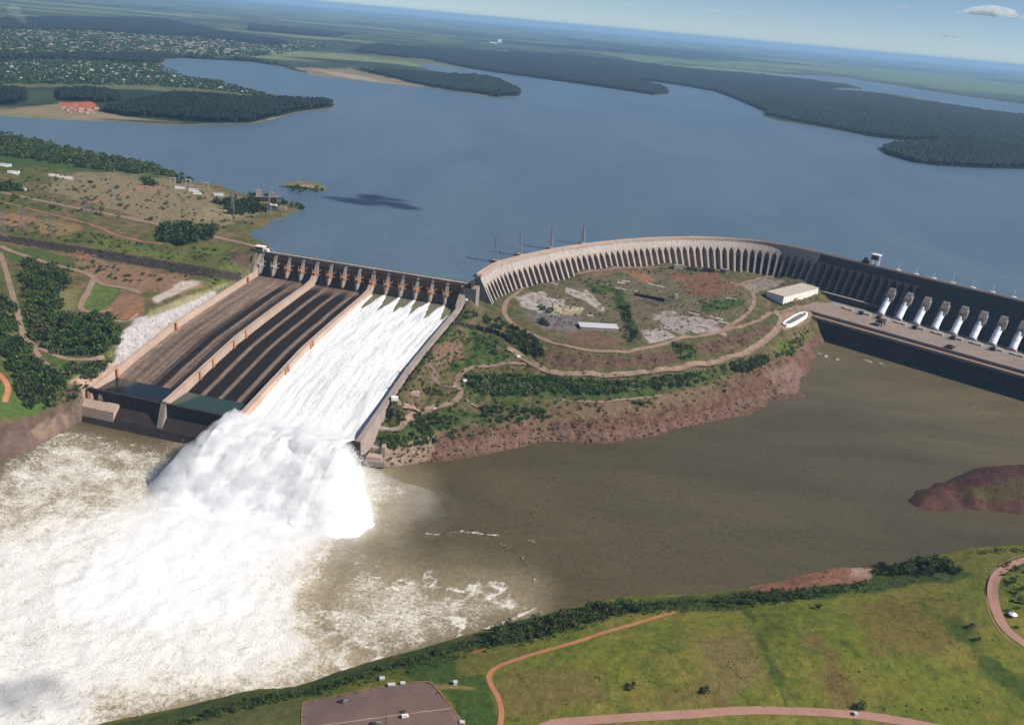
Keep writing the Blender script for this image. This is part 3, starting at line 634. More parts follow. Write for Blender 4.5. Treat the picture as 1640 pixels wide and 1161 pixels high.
strip = sst(.52, .6, fbm(FX*.35, FY, 900, 3, 72))[..., None]; fcol = fcol*(1-strip*.8)+np.array((.22, .26, .12))*strip*.8
strip = sst(.56, .62, fbm(FX*.3, FY, 600, 3, 73))[..., None]; fcol = fcol*(1-strip*.85)+np.array((.022, .04, .025))*strip*.85
forest = np.zeros(FX.shape)
nzf = (fbm(FX, FY, 150, 4, 74)-.5)
for poly, k in fz:
    m_ = sst(-.8, .8, sdpoly(fpx, fpy, poly)+nzf*2.5*(1 if k == 'f' else 2)); fcol = fcol*(1-m_[..., None])+np.array(FC[k])*m_[..., None]
    forest = np.maximum(forest, m_) if k == 'f' else forest*(1-m_)
shore = (sst(2.2, 0, fsd)*(1-forest))[..., None]; fcol = fcol*(1-shore*.7)+np.array((.28, .22, .14))*shore*.7
forest *= sst(.4, 1.2, fsd)
V = np.stack([FX, FY, FZ], -1).reshape(-1, 3); keepm = fsd > -2.5
kk = keepm[:-1, :-1] | keepm[1:, :-1] | keepm[:-1, 1:] | keepm[1:, 1:]
V2, F2, c2_ = compact(V, grid_faces(*FX.shape, kk), fcol.reshape(-1, 3))
tag(mesh_np('far_land', V2, F2, M['far'], cols=c2_), kind='structure')
# forest canopy over the far shores: an uneven skin of crowns 12 to 20 m above the ground
rr = R_ < 16000
m_ = (forest > .5) & rr; kk = m_[:-1, :-1] & m_[1:, :-1] & m_[:-1, 1:] & m_[1:, 1:]
edge = sst(.5, .95, forest)
bumpz = 10+9*rng.random(FX.shape)+5*fbm(FX, FY, 300, 3, 75)
V = np.stack([FX+rng.normal(0, 3, FX.shape), FY, FZ-1+edge*bumpz], -1).reshape(-1, 3)
tone = (.75+.5*rng.random(FX.shape))[..., None]*(.75+.5*fbm(FX, FY, 400, 3, 76))[..., None]
cc_ = (np.array((.013, .023, .014))*tone).reshape(-1, 3)
V2, F2, c2_ = compact(V, grid_faces(*FX.shape, kk), cc_)
tag(mesh_np('far_forest', V2, F2, M['far'], smooth=False, cols=c2_), label='dark forest covering the far shores and peninsulas of the lake', cat='forest', kind='stuff')
# ---- lake surface: edge runs under the banks and along the upstream face of the dams
lk_edge = [at(-900, 330, ZL)[:2], at(-300, 300, ZL)[:2], at(100, 300, ZL)[:2], at(300, 335, ZL)[:2], at(385, 360, ZL)[:2], np.array(sp(UL-8, -6)[:2]), np.array(sp(UR+6, -6)[:2])]
for s in np.arange(4, cl[-1], 25): lk_edge.append(crest(s)-crest_n(s)[1]*-0.0-crest_n(s)[1]*2)
lk_edge.append(np.array((2500., 700.)))
me = bpy.data.meshes.new('lake'); outer = [(9000, 700), (90000, 30000), (90000, 90000), (-90000, 90000), (-90000, 30000), (-9000, 2400)]
pts = [(p[0], p[1], ZL) for p in lk_edge]+[(a, b, ZL) for a, b in outer]
from mathutils.geometry import tessellate_polygon
tri = tessellate_polygon([[Vector(p) for p in pts]])
me.from_pydata(pts, [], [tuple(t) for t in tri]); me.update()
if me.polygons[0].normal.z < 0: me.flip_normals()
me.materials.append(M['lake']); lake = bpy.data.objects.new('lake', me); C.objects.link(lake); tag(lake, kind='structure')
# ---- river below the dams
def river_mesh():
    xs = np.concatenate([np.arange(-2600, -900, 60), np.arange(-900, 360, 3.2), np.arange(360, 1100, 9), np.arange(1100, 2600, 60)])
    ys = np.concatenate([np.arange(-400, 380, 60), np.arange(380, 1360, 3.2), np.arange(1360, 1900, 12)])
    X, Y = np.meshgrid(xs, ys, indexing='ij'); px, py = proj(X, Y, np.zeros(X.shape))
    front = Y > 330
    px = np.where(front, px, -5000)
    n1 = fbm(X, Y, 70, 5, 81)-.5; n2 = fbm(X, Y, 22, 4, 82)-.5
    w1 = sdpoly(px, py, [(-1500, 2400), (-400, 900), (0, 790), (60, 800), (160, 775), (260, 750), (400, 690), (575, 700), (640, 790), (610, 850), (560, 880), (520, 960), (560, 1000), (600, 1060), (450, 1110), (200, 1165), (0, 1400), (-400, 1700)])
    foam = sst(-60, 90, w1+n1*70+n2*25)
    core = sst(-30, 110, sdpoly(px, py, [(200, 770), (400, 690), (575, 700), (640, 800), (600, 860), (520, 920), (440, 1040), (250, 1100), (60, 1080), (-40, 950), (80, 840)])+n1*70)
    foam = np.maximum(foam*.77, core*.98)
    w2 = sdpoly(px, py, [(0, 745), (100, 690), (260, 722), (300, 800), (0, 850), (-200, 850)]); foam = np.maximum(foam, sst(-40, 30, w2+n1*26)*(.58+.3*n2))
    w3 = sdpoly(px, py, [(560, 880), (700, 920), (850, 950), (855, 985), (780, 1010), (640, 1055), (540, 1085), (480, 1000)]); foam = np.maximum(foam, sst(-35, 55, w3+n1*60)*.54); sw = np.abs(2*fbm(X, Y, 60, 4, 88)-1); foam = np.maximum(foam, sst(.10, .0, sw)*sst(-60, 20, w3+n1*50)*.66)
    for line, wd, st in (([(560, 880), (600, 900), (622, 935)], 5, .62), ([(655, 852), (700, 855), (740, 850), (800, 858)], 4, .62), ([(800, 868), (835, 890), (850, 910), (858, 935)], 4, .66), ([(855, 975), (800, 1000), (720, 1030), (640, 1058), (560, 1085), (480, 1110), (400, 1125)], 7, .72), ([(820, 855), (870, 872), (885, 878)], 3, .5), ([(1308, 565), (1324, 571)], 3.5, .8), ([(1380, 575), (1418, 585)], 3.5, .8), ([(1331, 577), (1347, 574)], 3, .75), ([(1460, 598), (1475, 603)], 3, .6), ([(1550, 650), (1570, 655)], 3, .6), ([(855, 822), (845, 835)], 3, .5),
                         ([(0, 742), (50, 712), (105, 694), (170, 702), (250, 722)], 4, .6)):
        foam = np.maximum(foam, sst(wd*1.3, 0, sdline(px, py, line)+np.abs(n2)*14)*st)
    silt = np.maximum(sst(-80, 60, w1+n1*60), sst(-60, 60, w3+n1*40)*.85); silt = np.maximum(silt, sst(-30, 30, w2)*.6)
    silt = np.maximum(silt, sst(120, 0, sdpoly(px, py, [(1310, 540), (1640, 640), (1640, 680), (1310, 570)])*-1)*.12)
    Z = (n2*3.2+(fbm(X, Y, 9, 3, 83)-.5)*2.6)*sst(.25, .9, foam)+core*2.0
    Z = np.where(front, Z, 0)
    V = np.stack([X, Y, Z], -1).reshape(-1, 3)
    o = mesh_np('river', V, grid_faces(len(xs), len(ys)), M['river'], attrs=dict(foam=foam, silt=silt)); tag(o, kind='structure'); return o
river_mesh()
# ============================================================ SPILLWAY
spill = empty('spillway', sp(UR/2, 0, ZL), label='long concrete spillway with fourteen gates and three chutes, white water down the right one', cat='spillway')
def add(mb, name, mat, parent, root=None, smooth=False):
    o = mb.build(name, mat, None, smooth); r = root or parent
    base = Vector(r.location)
    for v_ in o.data.vertices: v_.co -= base
    o.parent = parent; return o
def spbox(mb, u0, u1, v0, v1, z0, z1):
    return mb.hexa([sp(u0, v0, z0), sp(u1, v0, z0), sp(u1, v1, z0), sp(u0, v1, z0)], [sp(u0, v0, z1), sp(u1, v0, z1), sp(u1, v1, z1), sp(u0, v1, z1)])
def spprof(mb, u0, u1, prof):
    """extrude a (v, z) outline from u0 to u1"""
    return mb.hexa([sp(u0, a, b) for a, b in prof], [sp(u1, a, b) for a, b in prof])
m_ = MB()
for k in range(14):
    m_ = MB(); spbox(m_, UL+k*PIT+.1-(8 if k == 0 else 0), UL+(k+1)*PIT-.1+(10 if k == 13 else 0), -9, 2.5, 119.5, 122.6); add(m_, 'deck_span', M['concrete'], spill)
for v0, v1 in ((-9.2, -8.4), (1.9, 2.7)):
    m_ = MB(); spbox(m_, UL-8, UR+10, v0, v1, 122.62, 123.8); add(m_, 'parapet', M['concrete'], spill)
m_ = MB(); spbox(m_, UL-8, UR+10, -8.2, 1.8, 122.605, 122.66); add(m_, 'road_surface', M['concrete_w'], spill)
def pier_mesh(u0, big):
    mb = MB(); w_ = 2.6 if not big else 3.4
    spprof(mb, u0-w_, u0+w_, [(-11, 60), (20, 60), (20, 103), (17, 104), (6, 116), (3.2, 119.4), (-11, 119.4)])
    return mb
for k in range(15):
    u0 = UL+k*PIT
    p = add(pier_mesh(u0, k in (0, 4, 8, 14)), 'pier', M['concrete_g'], spill)
    m_ = MB()  # rounded downstream nose
    cc = [sp(u0+3*math.cos(t), 20+3*math.sin(t), 0) for t in np.linspace(0, math.pi, 9)]
    m_.hexa([(x, y, 60) for x, y, z in cc], [(x, y, 103) for x, y, z in cc]); add(m_, 'pier_nose', M['concrete'], spill)
    q = add(MB().hexa(*[[sp(u0+a, b, z) for a, b in ((-3.6, 12), (3.6, 12), (3.6, 23.5), (-3.6, 23.5))] for z in (100.5, 104.8)]), 'trunnion_beam', M['rust' if k > 1 else 'concrete_w'], spill)
    for sgn in (-1, 1):
        if (k == 0 and sgn < 0) or (k == 14 and sgn > 0): continue
        m_ = MB(); m_.bar(sp(u0+sgn*3, 19, 103), sp(u0+sgn*8.5, 8, 108.5), .7, .45); m_.bar(sp(u0+sgn*3, 19, 102), sp(u0+sgn*8, 8, 99.5), .7, .45)
        add(m_, 'gate_arm', M['rust' if k > 1 else 'concrete_w'], spill)
for k in range(14):
    u0 = UL+k*PIT; lift = 4.5 if k >= 8 else 0
    m_ = MB(); arc = [(6.5-((t-.5)**2)*6, 97.5+lift+t*21) for t in np.linspace(0, 1, 7)]
    for (a, b), (c, d) in zip(arc[:-1], arc[1:]):
        m_.poly([sp(u0+2.7, a, b), sp(u0+PIT-2.7, a, b), sp(u0+PIT-2.7, c, d), sp(u0+2.7, c, d)])
    g1 = add(m_, 'gate', M['steel_d'], spill)
    for t in (1, 3, 5):
        a, b = arc[t]; m_ = MB(); spbox(m_, u0+2.9, u0+PIT-2.9, a+.05, a+1.0, b-.5, b+.5); add(m_, 'girder', M['steel_d'], g1, spill)
# walls
def wall(u0, hw, v0=20, v1=VEND, top=wall_z, drop=28, outer=0):
    mb = MB(); vv = np.concatenate([np.arange(v0, 60, 6), np.arange(60, v1, 16), [v1]]); ring = []
    for a in vv:
        zt = float(top(a)); fz_ = float(floor_z(a))
        ring.append([sp(u0-hw-.8, a, fz_-drop), sp(u0-hw, a, zt), sp(u0+hw, a, zt), sp(u0+hw+.8, a, fz_-drop)])
    k0 = len(mb.v)
    for r in ring: mb.v += [tuple(q) for q in r]
    for i in range(len(ring)-1):
        for j in range(3):
            a = k0+i*4+j; mb.f.append((a, a+1, a+5, a+4))
    mb.f.append((k0, k0+1, k0+2, k0+3)); e = k0+4*(len(ring)-1); mb.f.append((e+3, e+2, e+1, e))
    return mb
lw = add(wall(UL-2.2, 1.8, drop=10), 'side_wall', M['concrete_p'], spill)
d1 = add(wall(UL+4*PIT, 3.6), 'divider_wall', M['concrete_p'], spill)
d2 = add(wall(UL+8*PIT, 3.6), 'divider_wall', M['concrete_p'], spill)
rw = add(wall(UR+4.5, 3.6, drop=16), 'side_wall', M['concrete'], spill); rw['label'] = 'right side wall of the running chute'
for wall_o, u0, vs_ in ((d1, UL+4*PIT, (275, 312, 372, 408)), (d2, UL+8*PIT, (268, 276, 352, 360)), (lw, UL-2.2, (60, 290, 440)), (rw, UR+4.5, (90, 300, 345))):
    for v_ in vs_:
        m_ = MB(); zt = wall_z(v_)
        s_ = 1 if u0 < UR else -1
        m_.hexa([sp(u0+s_*3.2, v_, zt-11), sp(u0+s_*6, v_, zt-11), sp(u0+s_*6, v_+4, zt-11), sp(u0+s_*3.2, v_+4, zt-11)], [sp(u0+s_*3.2, v_, zt+.8), sp(u0+s_*4.6, v_, zt+.8), sp(u0+s_*4.6, v_+4, zt+.8), sp(u0+s_*3.2, v_+4, zt+.8)])
        add(m_, 'aeration_shaft', M['rust'], wall_o, spill)
# chute floors with their water stains
def chute_floor(k0, k1, kind):
    us = np.arange(UL+k0*PIT+1, UL+k1*PIT-1+.01, 1.0); vs_ = np.concatenate([np.arange(2, VEND-30, 3.5), np.arange(VEND-30, VEND+.1, 2)])
    U_, V_ = np.meshgrid(us, vs_, indexing='ij'); Zf = floor_z(V_)
    e = U_+.055*V_; X = S0[0]+e*UU[0]+V_*VV[0]; Y = S0[1]+e*UU[1]+V_*VV[1]
    wob = (fbm(V_, U_*.3, 90, 3, 5)-.5)*3
    t = (U_-UL+wob)/PIT
    dist = np.abs(t-np.round(t))*PIT
    s1 = fbm(U_*1.0, V_*.03, 3.0, 4, 6+k0); s2 = fbm(U_, V_*.05, 14, 4, 7+k0); s3 = fbm(U_*1.3, V_*.25, 5, 3, 8)
    lightc = np.array((.25, .178, .138)); darkc = np.array((.022, .017, .016)); midc = np.array((.15, .10, .08))
    if kind == 'mid':
        dry = sst(4.2, 1.6, dist-s1*2+.6); dark = 1-dry
        dark = dark*sst(20, 75, V_+ (s2-.5)*80+dist*1.5)
        edge_ = sst(0, 9, U_-(UL+4*PIT)-3); edge2 = sst(0, 7, UL+8*PIT-U_-3)
        dark = dark*(.35+.65*edge2)
        col = lightc*(1-dark[..., None])+darkc*dark[..., None]
    else:
        tt = U_-UL+wob
        dark = np.zeros(U_.shape)
        for c_, hw, a, v0 in ((57, 4.5, .75, 120), (66, 6.0, 1.0, 20), (88, 3.5, .9, 40), (96, 5, 1.0, 150), (103, 3, .8, 60), (40, 2.2, .35, 200), (26, 2.5, .3, 100), (12, 2, .25, 60), (80, 2, .4, 40), (48, 1.5, .4, 30)):
            dark = np.maximum(dark, sst(hw+2, hw-1, np.abs(tt-c_)+(s1-.5)*4)*a*sst(v0-20, v0+60, V_+(s2-.5)*60))
        col = lightc*(1-dark[..., None])+darkc*dark[..., None]
        col = col*(.72+.55*s1)[..., None]
    top = sst(60, 20, V_)[..., None]; col = col*(1-top*.6)+midc*top*.6
    col = col*(.6+.8*s2)[..., None]*(.8+.4*s3)[..., None]
    buck = sst(440, 452, V_)[..., None]; col = col*(1-buck*.9)+np.array((.03, .03, .022))*buck*.9
    o = mesh_np('chute_floor', np.stack([X, Y, Zf], -1)-np.array(spill.location), grid_faces(len(us), len(vs_)), M['ground'], parent=spill, cols=col.reshape(-1, 3)); return o
chute_floor(0, 4, 'left'); chute_floor(4, 8, 'mid'); chute_floor(8, 14, 'mid')
# flip bucket ends: lips and the stained faces under them
for k0, k1 in ((0, 4), (4, 8), (8, 14)):
    a, b = UL+k0*PIT+(0 if k0 else -8), UL+k1*PIT+(8 if k1 == 14 else 0)
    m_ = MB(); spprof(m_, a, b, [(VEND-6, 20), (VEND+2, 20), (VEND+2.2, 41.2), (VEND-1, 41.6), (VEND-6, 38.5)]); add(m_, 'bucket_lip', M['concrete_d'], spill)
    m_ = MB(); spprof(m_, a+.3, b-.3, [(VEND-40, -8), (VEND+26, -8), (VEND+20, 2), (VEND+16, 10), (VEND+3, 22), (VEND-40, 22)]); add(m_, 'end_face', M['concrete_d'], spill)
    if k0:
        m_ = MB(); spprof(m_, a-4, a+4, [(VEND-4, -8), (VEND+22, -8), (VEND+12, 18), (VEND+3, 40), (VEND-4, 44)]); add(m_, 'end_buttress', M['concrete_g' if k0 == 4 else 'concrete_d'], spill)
m_ = MB(); spprof(m_, UL-26, UL+40, [(VEND-10, 4), (VEND+18, 4), (VEND+15, 20), (VEND+5, 26), (VEND-10, 30)]); add(m_, 'foundation_ledge', M['concrete_p'], spill)
for k0, k1, nm, cl_ in ((0, 4, 'still dark water lying in the flip bucket of the left chute', (.012, .017, .016)), (4, 8, 'still green water lying in the flip bucket of the middle chute', (.03, .055, .038))):
    mt, n, b = new_mat('bucket_pool'); b.inputs['Base Color'].default_value = (*cl_, 1); b.inputs['Roughness'].default_value = .12
    f = noise(n, .3, 4, .6); bump(n, b, f, .15, .3)
    m_ = MB(); m_.poly([sp(UL+k0*PIT+(1 if k0 == 0 else 3.8), 443, 38.9), sp(UL+k1*PIT-3.8, 443, 38.9), sp(UL+k1*PIT-3.8, 487, 38.9), sp(UL+k0*PIT+(1 if k0 == 0 else 3.8), 487, 38.9)])
    o = m_.build('bucket_pool', mt); tag(o, label=nm, cat='pool', kind='thing')
    if o.data.polygons[0].normal.z < 0: o.data.flip_normals()
# abutment block between spillway and wing dam
m_ = MB(); spbox(m_, UR+3.2, UR+26, -10, 14, 70, 119.5); add(m_, 'abutment', M['concrete_g'], spill)
m_ = MB(); spbox(m_, UR+12, UR+17, -12, 17, 119.5, 128); add(m_, 'abutment_wall', M['concrete_d'], spill)
m_ = MB(); spbox(m_, UR+8, UR+12, 14.2, 19, 78, 101); add(m_, 'downstand', M['white'], spill)
m_ = MB(); spprof(m_, UR-2.5, UR+7.8, [(18, 60), (18, 108), (24, 104), (40, 92), (40, 60)]); add(m_, 'abutment_wing', M['concrete'], spill)
m_ = MB(); spprof(m_, UL-7, UL-2.5, [(-9, 70), (-9, 119.4), (4, 119), (18, 108), (34, 94), (34, 70)]); add(m_, 'abutment_wing', M['concrete'], spill)
# control house at the left end of the spillway deck
p0 = lb.on(422, 396); hz = 121.5
rot = math.atan2(UU[1], UU[0])
hs = empty('control_house', (*sp(UL-1, -1)[:2], 122.6), rot, label='small pale control house on the left end of the spillway deck', cat='house')
MB().box((-6, 0, 0), 16, 11, 8).build('wall', M['concrete_p'], hs); MB().box((-6, 0, 8.01), 17.5, 12.5, 1.0).build('roof', M['white'], hs)
MB().box((-6, -5.55, 3.4), 12, .3, 2.2).build('window_band', M['glass'], hs); MB().box((6, 1, 0), 6, 6, 5).build('annex', M['white'], hs)
# ============================================================ WATER IN THE RIGHT CHUTE
us = np.arange(UL+8*PIT+3.9, UR+1.6, 1.2); vs_ = np.concatenate([np.arange(3, VEND, 2.2), np.arange(VEND, VEND+150, 3)])
U_, V_ = np.meshgrid(us, vs_, indexing='ij')
def jet_z(v): d = v-VEND; return 43.5+.42*d-d*d*.0049
t = (U_-UL)/PIT; dist = np.abs(t-np.round(t))*PIT
tr_ = t-np.round(t)
wob = (fbm(U_, V_*.12, 6, 4, 101)-.5)
grow = np.clip((V_-20)/85, 0, 2.5)
wed = np.where(V_ > 20, 2.0+grow*13, 1.8)
asym = dist+np.where(tr_ < 0, 0, 0)-(0)
foamc = sst(1.5, -2.5, asym-wed+wob*9)
foamc = np.maximum(foamc, sst(95, 150, V_+wob*60))
foamc = np.maximum(foamc, sst(9, 2, U_-us[0])*sst(20, 40, V_))
Z = np.where(V_ < VEND, floor_z(V_)+2.0, jet_z(V_))+(fbm(U_, V_*.25, 7, 4, 103)-.5)*1.6*sst(20, 80, V_)+(foamc*.8)+fbm(U_, V_*.4, 14, 3, 104)*6*sst(VEND, VEND+60, V_)
Z = np.where(V_ < 12, np.maximum(Z, 99.5-(V_-3)*1.2), Z)
e = U_+.055*V_; X = S0[0]+e*UU[0]+V_*VV[0]; Y = S0[1]+e*UU[1]+V_*VV[1]
o = mesh_np('chute_water', np.stack([X, Y, Z], -1), grid_faces(len(us), len(vs_)), M['chutewater'], attrs=dict(foam=foamc*1.15-.02, silt=foamc*0+.1, streak=np.clip(sst(.42, .74, fbm(U_, V_*.06, 4.5, 5, 105))*.42+sst(.5, .8, fbm(U_, V_*.3, 12, 4, 106))*.3+.06, 0, .8))); tag(o, label='sheet of white water rushing down the right chute of the spillway', cat='water', kind='stuff')
# ============================================================ WING DAM AND MAIN DAM
wing = empty('wing_dam', (*crest(0), 70.0), label='long curved buttress dam with pale sloping head and a row of dark niches', cat='dam')
def cpt(s, d, z):
    p = crest(s); t_, n_ = crest_n(s); return (p[0]+n_[0]*d, p[1]+n_[1]*d, z)
SP = 17.5
S_W0, S_W1 = 6.0, S_LINE+3.0
nblk = int((S_LINE+260-S_W0)/SP)
dface = lambda z: 6.5+(117-z)*.55
basez = np.interp(np.arange(nblk+1)*SP+S_W0, [cl[np.argmin(np.linalg.norm(cr-at(a, b, z)[:2], axis=1))] for a, b, z in dam_base]+[S_LINE+40, S_LINE+400], [z for a, b, z in dam_base]+[44, 30])
pen0, pen1 = mdinv(*at(1407, 503, 43)[:2]), mdinv(*at(1612, 564, 43)[:2])
main = empty('main_dam', md(0, 0, 30), label='straight main dam in shade behind the powerhouse with white penstocks', cat='dam')
s_pen = S_LINE+mdinv(*cr[np.argmin(np.linalg.norm(cr-(pL+dv*20), axis=1))])[0]*0+pen0[0]-20
for k in range(nblk):
    a = S_W0+k*SP; b = a+SP; mid = (a+b)/2; zb = basez[k]-10; par = wing if a < S_W1 else main
    # head: full width, sloping face, pointed underside between ribs
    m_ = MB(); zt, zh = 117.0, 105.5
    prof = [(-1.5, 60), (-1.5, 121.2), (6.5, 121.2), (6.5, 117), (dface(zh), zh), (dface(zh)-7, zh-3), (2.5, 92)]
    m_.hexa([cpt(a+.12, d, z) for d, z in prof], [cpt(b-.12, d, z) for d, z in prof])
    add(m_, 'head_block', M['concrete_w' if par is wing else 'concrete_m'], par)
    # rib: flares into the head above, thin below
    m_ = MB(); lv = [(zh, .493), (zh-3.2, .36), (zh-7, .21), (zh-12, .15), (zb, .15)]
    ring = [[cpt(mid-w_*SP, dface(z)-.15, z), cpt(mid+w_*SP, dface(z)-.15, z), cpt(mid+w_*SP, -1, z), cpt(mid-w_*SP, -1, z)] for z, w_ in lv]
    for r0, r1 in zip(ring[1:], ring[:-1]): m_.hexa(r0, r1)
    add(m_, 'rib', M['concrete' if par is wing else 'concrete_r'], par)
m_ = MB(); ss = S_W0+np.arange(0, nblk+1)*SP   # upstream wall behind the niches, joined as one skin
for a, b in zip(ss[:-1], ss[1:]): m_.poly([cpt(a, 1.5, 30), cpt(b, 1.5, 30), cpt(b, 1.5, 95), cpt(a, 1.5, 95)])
add(m_, 'upstream_skin', M['concrete_d'], wing)  # near-black colour paints the shade deep inside the niches
def ribbon_crest(s0, s1, d0, d1, z0, z1, name, mat, par, st=8):
    m_ = MB(); q = np.arange(s0, s1, st)
    for a, b in zip(q, np.append(q[1:], s1)): m_.hexa([cpt(a, d0, z0), cpt(b, d0, z0), cpt(b, d1, z0), cpt(a, d1, z0)], [cpt(a, d0, z1), cpt(b, d0, z1), cpt(b, d1, z1), cpt(a, d1, z1)])
    return add(m_, name, mat, par)
for par, a, b in ((wing, S_W0, S_W1), (main, S_W1+.2, cl[-1]-5)):
    ribbon_crest(a, b, -3.5, 6.9, 121.25, 122.9, 'crest_road', M['concrete_p' if par is wing else 'concrete_g'], par)
    ribbon_crest(a, b, -3.6, -2.8, 122.92, 124.2, 'parapet', M['concrete_p'], par); ribbon_crest(a, b, 6.3, 7.1, 122.92, 124.2, 'parapet', M['concrete_p'], par)
ribbon_crest(S_LINE+245, cl[-1]-5, -10, -3.8, 119, 123.2, 'intake_deck', M['concrete'], main)
# left end wall of the wing dam, seen end on
m_ = MB(); prof = [(-2, 60), (-2, 121.2), (6.5, 121.2), (6.5, 117), (dface(62)+1, 62)]
m_.hexa([cpt(S_W0-4, d, z) for d, z in prof], [cpt(S_W0-.1, d, z) for d, z in prof]); add(m_, 'end_wall', M['concrete_w'], wing)
# main dam face beyond the ribs
sm = mdinv(*cpt(S_W0+nblk*SP, 0, 0)[:2])[0]
step = (pen1[0]-pen0[0])/7
k = 0
q = sm
while q < mdinv(*cr[-1])[0]-40:
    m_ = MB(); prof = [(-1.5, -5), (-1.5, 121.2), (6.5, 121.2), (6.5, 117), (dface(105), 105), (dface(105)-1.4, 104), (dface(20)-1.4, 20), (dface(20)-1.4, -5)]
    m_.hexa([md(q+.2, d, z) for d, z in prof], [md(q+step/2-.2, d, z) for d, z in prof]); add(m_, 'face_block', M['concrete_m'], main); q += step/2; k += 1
# power house
ph_d = mdinv(*at(1310, 507, 40)[:2])[1]
SE = mdinv(*cr[-1])[0]-60
s0 = PH0; ph = empty('powerhouse', md(s0, ph_d-60, 0), label='long flat powerhouse below the main dam with a dark wall along the river', cat='powerhouse')
PF = lambda mb, a, b, pr: mb.hexa([md(a, d, z) for d, z in pr], [md(b, d, z) for d, z in pr])
dpen = pen0[1]
m_ = MB(); PF(m_, s0, SE, [(ph_d-4, -10), (ph_d-4, 33.5), (ph_d-40, 33.5), (ph_d-40, -10)]); add(m_, 'downstream_wall', M['concrete_d'], ph)  # dark colour stands in for the shade on the river side
m_ = MB(); PF(m_, s0-8, SE, [(ph_d+1.5, 33.6), (ph_d+1.5, 37.2), (ph_d-16, 37.2), (ph_d-16, 33.6)]); add(m_, 'river_road', M['track'], ph)
m_ = MB(); PF(m_, s0-8, SE, [(ph_d+1.6, 37.25), (ph_d+1.6, 38.4), (ph_d+.9, 38.4), (ph_d+.9, 37.25)]); add(m_, 'parapet', M['concrete'], ph)
q = s0-45; i = 0
while q < SE:
    m_ = MB(); PF(m_, q+.1, q+step-.1, [(ph_d-16.3, 28), (ph_d-16.3, 43), (dpen+34, 43), (dpen+34, 28)]); add(m_, 'roof_slab', M['deck_top'], ph)
    q += step; i += 1
m_ = MB(); PF(m_, s0-45, SE, [(dpen+33.7, 28), (dpen+33.7, 40), (dpen-25, 40), (dpen-25, 28)]); add(m_, 'upper_deck', M['concrete_g'], ph)
# bay walls with openings along the upper deck (pale boxes between the penstocks)
for i in range(-5, 11):
    c = pen0[0]+i*step
    if c < s0-20 or c > SE: continue
    for off, wd, dp, hh in ((step*.28, 9, 9, 4.5), (step*.5, 6, 8, 3.6), (step*.72, 9, 9, 4.0)):
        m_ = MB(); PF(m_, c+off-wd/2, c+off+wd/2, [(dpen+32, 40.05), (dpen+32, 41.5+hh), (dpen+32-dp, 41.5+hh), (dpen+32-dp, 40.05)]); add(m_, 'deck_box', M['concrete_w'], ph)
for i in range(-2, 9):
    c = pen0[0]+i*step*1.0+16
    if i in (-1, 0, 2, 4, 6): m_ = MB(); PF(m_, c-4, c+4, [(dpen+42, 43.05), (dpen+42, 50), (dpen+36, 50), (dpen+36, 43.05)]); add(m_, 'transformer', M['dark'], ph)
# penstocks
prev = None
ordn = ['first', 'second', 'third', 'fourth', 'fifth', 'sixth', 'seventh', 'eighth', 'ninth', 'tenth', 'eleventh']
for i in range(9):
    c = pen0[0]+i*step
    if c > SE-20: break
    P = empty('penstock', md(c, dpen, 40), label=f'white penstock pipe, {ordn[i]} from the left, under its grey concrete housing on the main dam', cat='penstock', group='white penstocks below the main dam')
    ax = Vector(md(c, dface(40)+15, 41)); bx = Vector(md(c, dface(68)+5, 69)); m_ = MB(); m_.bar(ax, bx, 7.0, n_=24); add(m_, 'pipe', M['steel_w'], P, smooth=False)
    for t_ in (.12, .5, .88): m_ = MB(); m_.bar(ax.lerp(bx, t_-.02), ax.lerp(bx, t_+.02), 7.4, n_=24); add(m_, 'collar', M['steel_w'], P)
    m_ = MB(); PF(m_, c-9, c+9, [(dface(40)+22, 40.05), (dface(40)+22, 42.5), (dface(40)+8, 42.5), (dface(40)+8, 40.05)]); add(m_, 'anchor_block', M['concrete_w'], P)
    m_ = MB(); PF(m_, c-6, c+7, [(dface(66)-3, 66), (dface(66)+13, 67), (dface(78)+12, 79), (dface(88)+7, 90), (dface(91)-3, 92), (dface(66)-3, 64)]); add(m_, 'housing', M['concrete_g'], P)
    m_ = MB(); PF(m_, c+7.1, c+9.5, [(dface(66)-3, 64), (dface(66)+9, 66), (dface(80)+10, 82), (dface(84)+6, 85), (dface(84)-3, 86)]); add(m_, 'housing_wall', M['concrete'], P)
# assembly hall: box building beside the powerhouse
A = np.array(at(1253, 489, 45)[:2]); B = np.array(at(1308.5, 474.5, 45)[:2]); ev = (B-A)/np.linalg.norm(B-A); pn = np.array((-ev[1], ev[0]))
if pn @ np.array((-1, 0)) < 0: pn = -pn
BL = np.linalg.norm(B-A); BW = 40.0
hall = empty('hall', (A[0], A[1], 43), label='large pale box building with flat beige roof beside the powerhouse', cat='building')
def hp(a, b, z): q = A+ev*a+pn*b; return (q[0], q[1], z)
m_ = MB(); m_.hexa([hp(0, 0, 38), hp(BL, 0, 38), hp(BL, BW, 38), hp(0, BW, 38)], [hp(0, 0, 63), hp(BL, 0, 63), hp(BL, BW, 63), hp(0, BW, 63)]); add(m_, 'wall', M['white'], hall)
m_ = MB(); m_.hexa([hp(-.8, -.8, 63.05), hp(BL+.8, -.8, 63.05), hp(BL+.8, BW+.8, 63.05), hp(-.8, BW+.8, 63.05)], [hp(-.8, -.8, 64.2), hp(BL+.8, -.8, 64.2), hp(BL+.8, BW+.8, 64.2), hp(-.8, BW+.8, 64.2)]); add(m_, 'roof', M['roof'], hall)
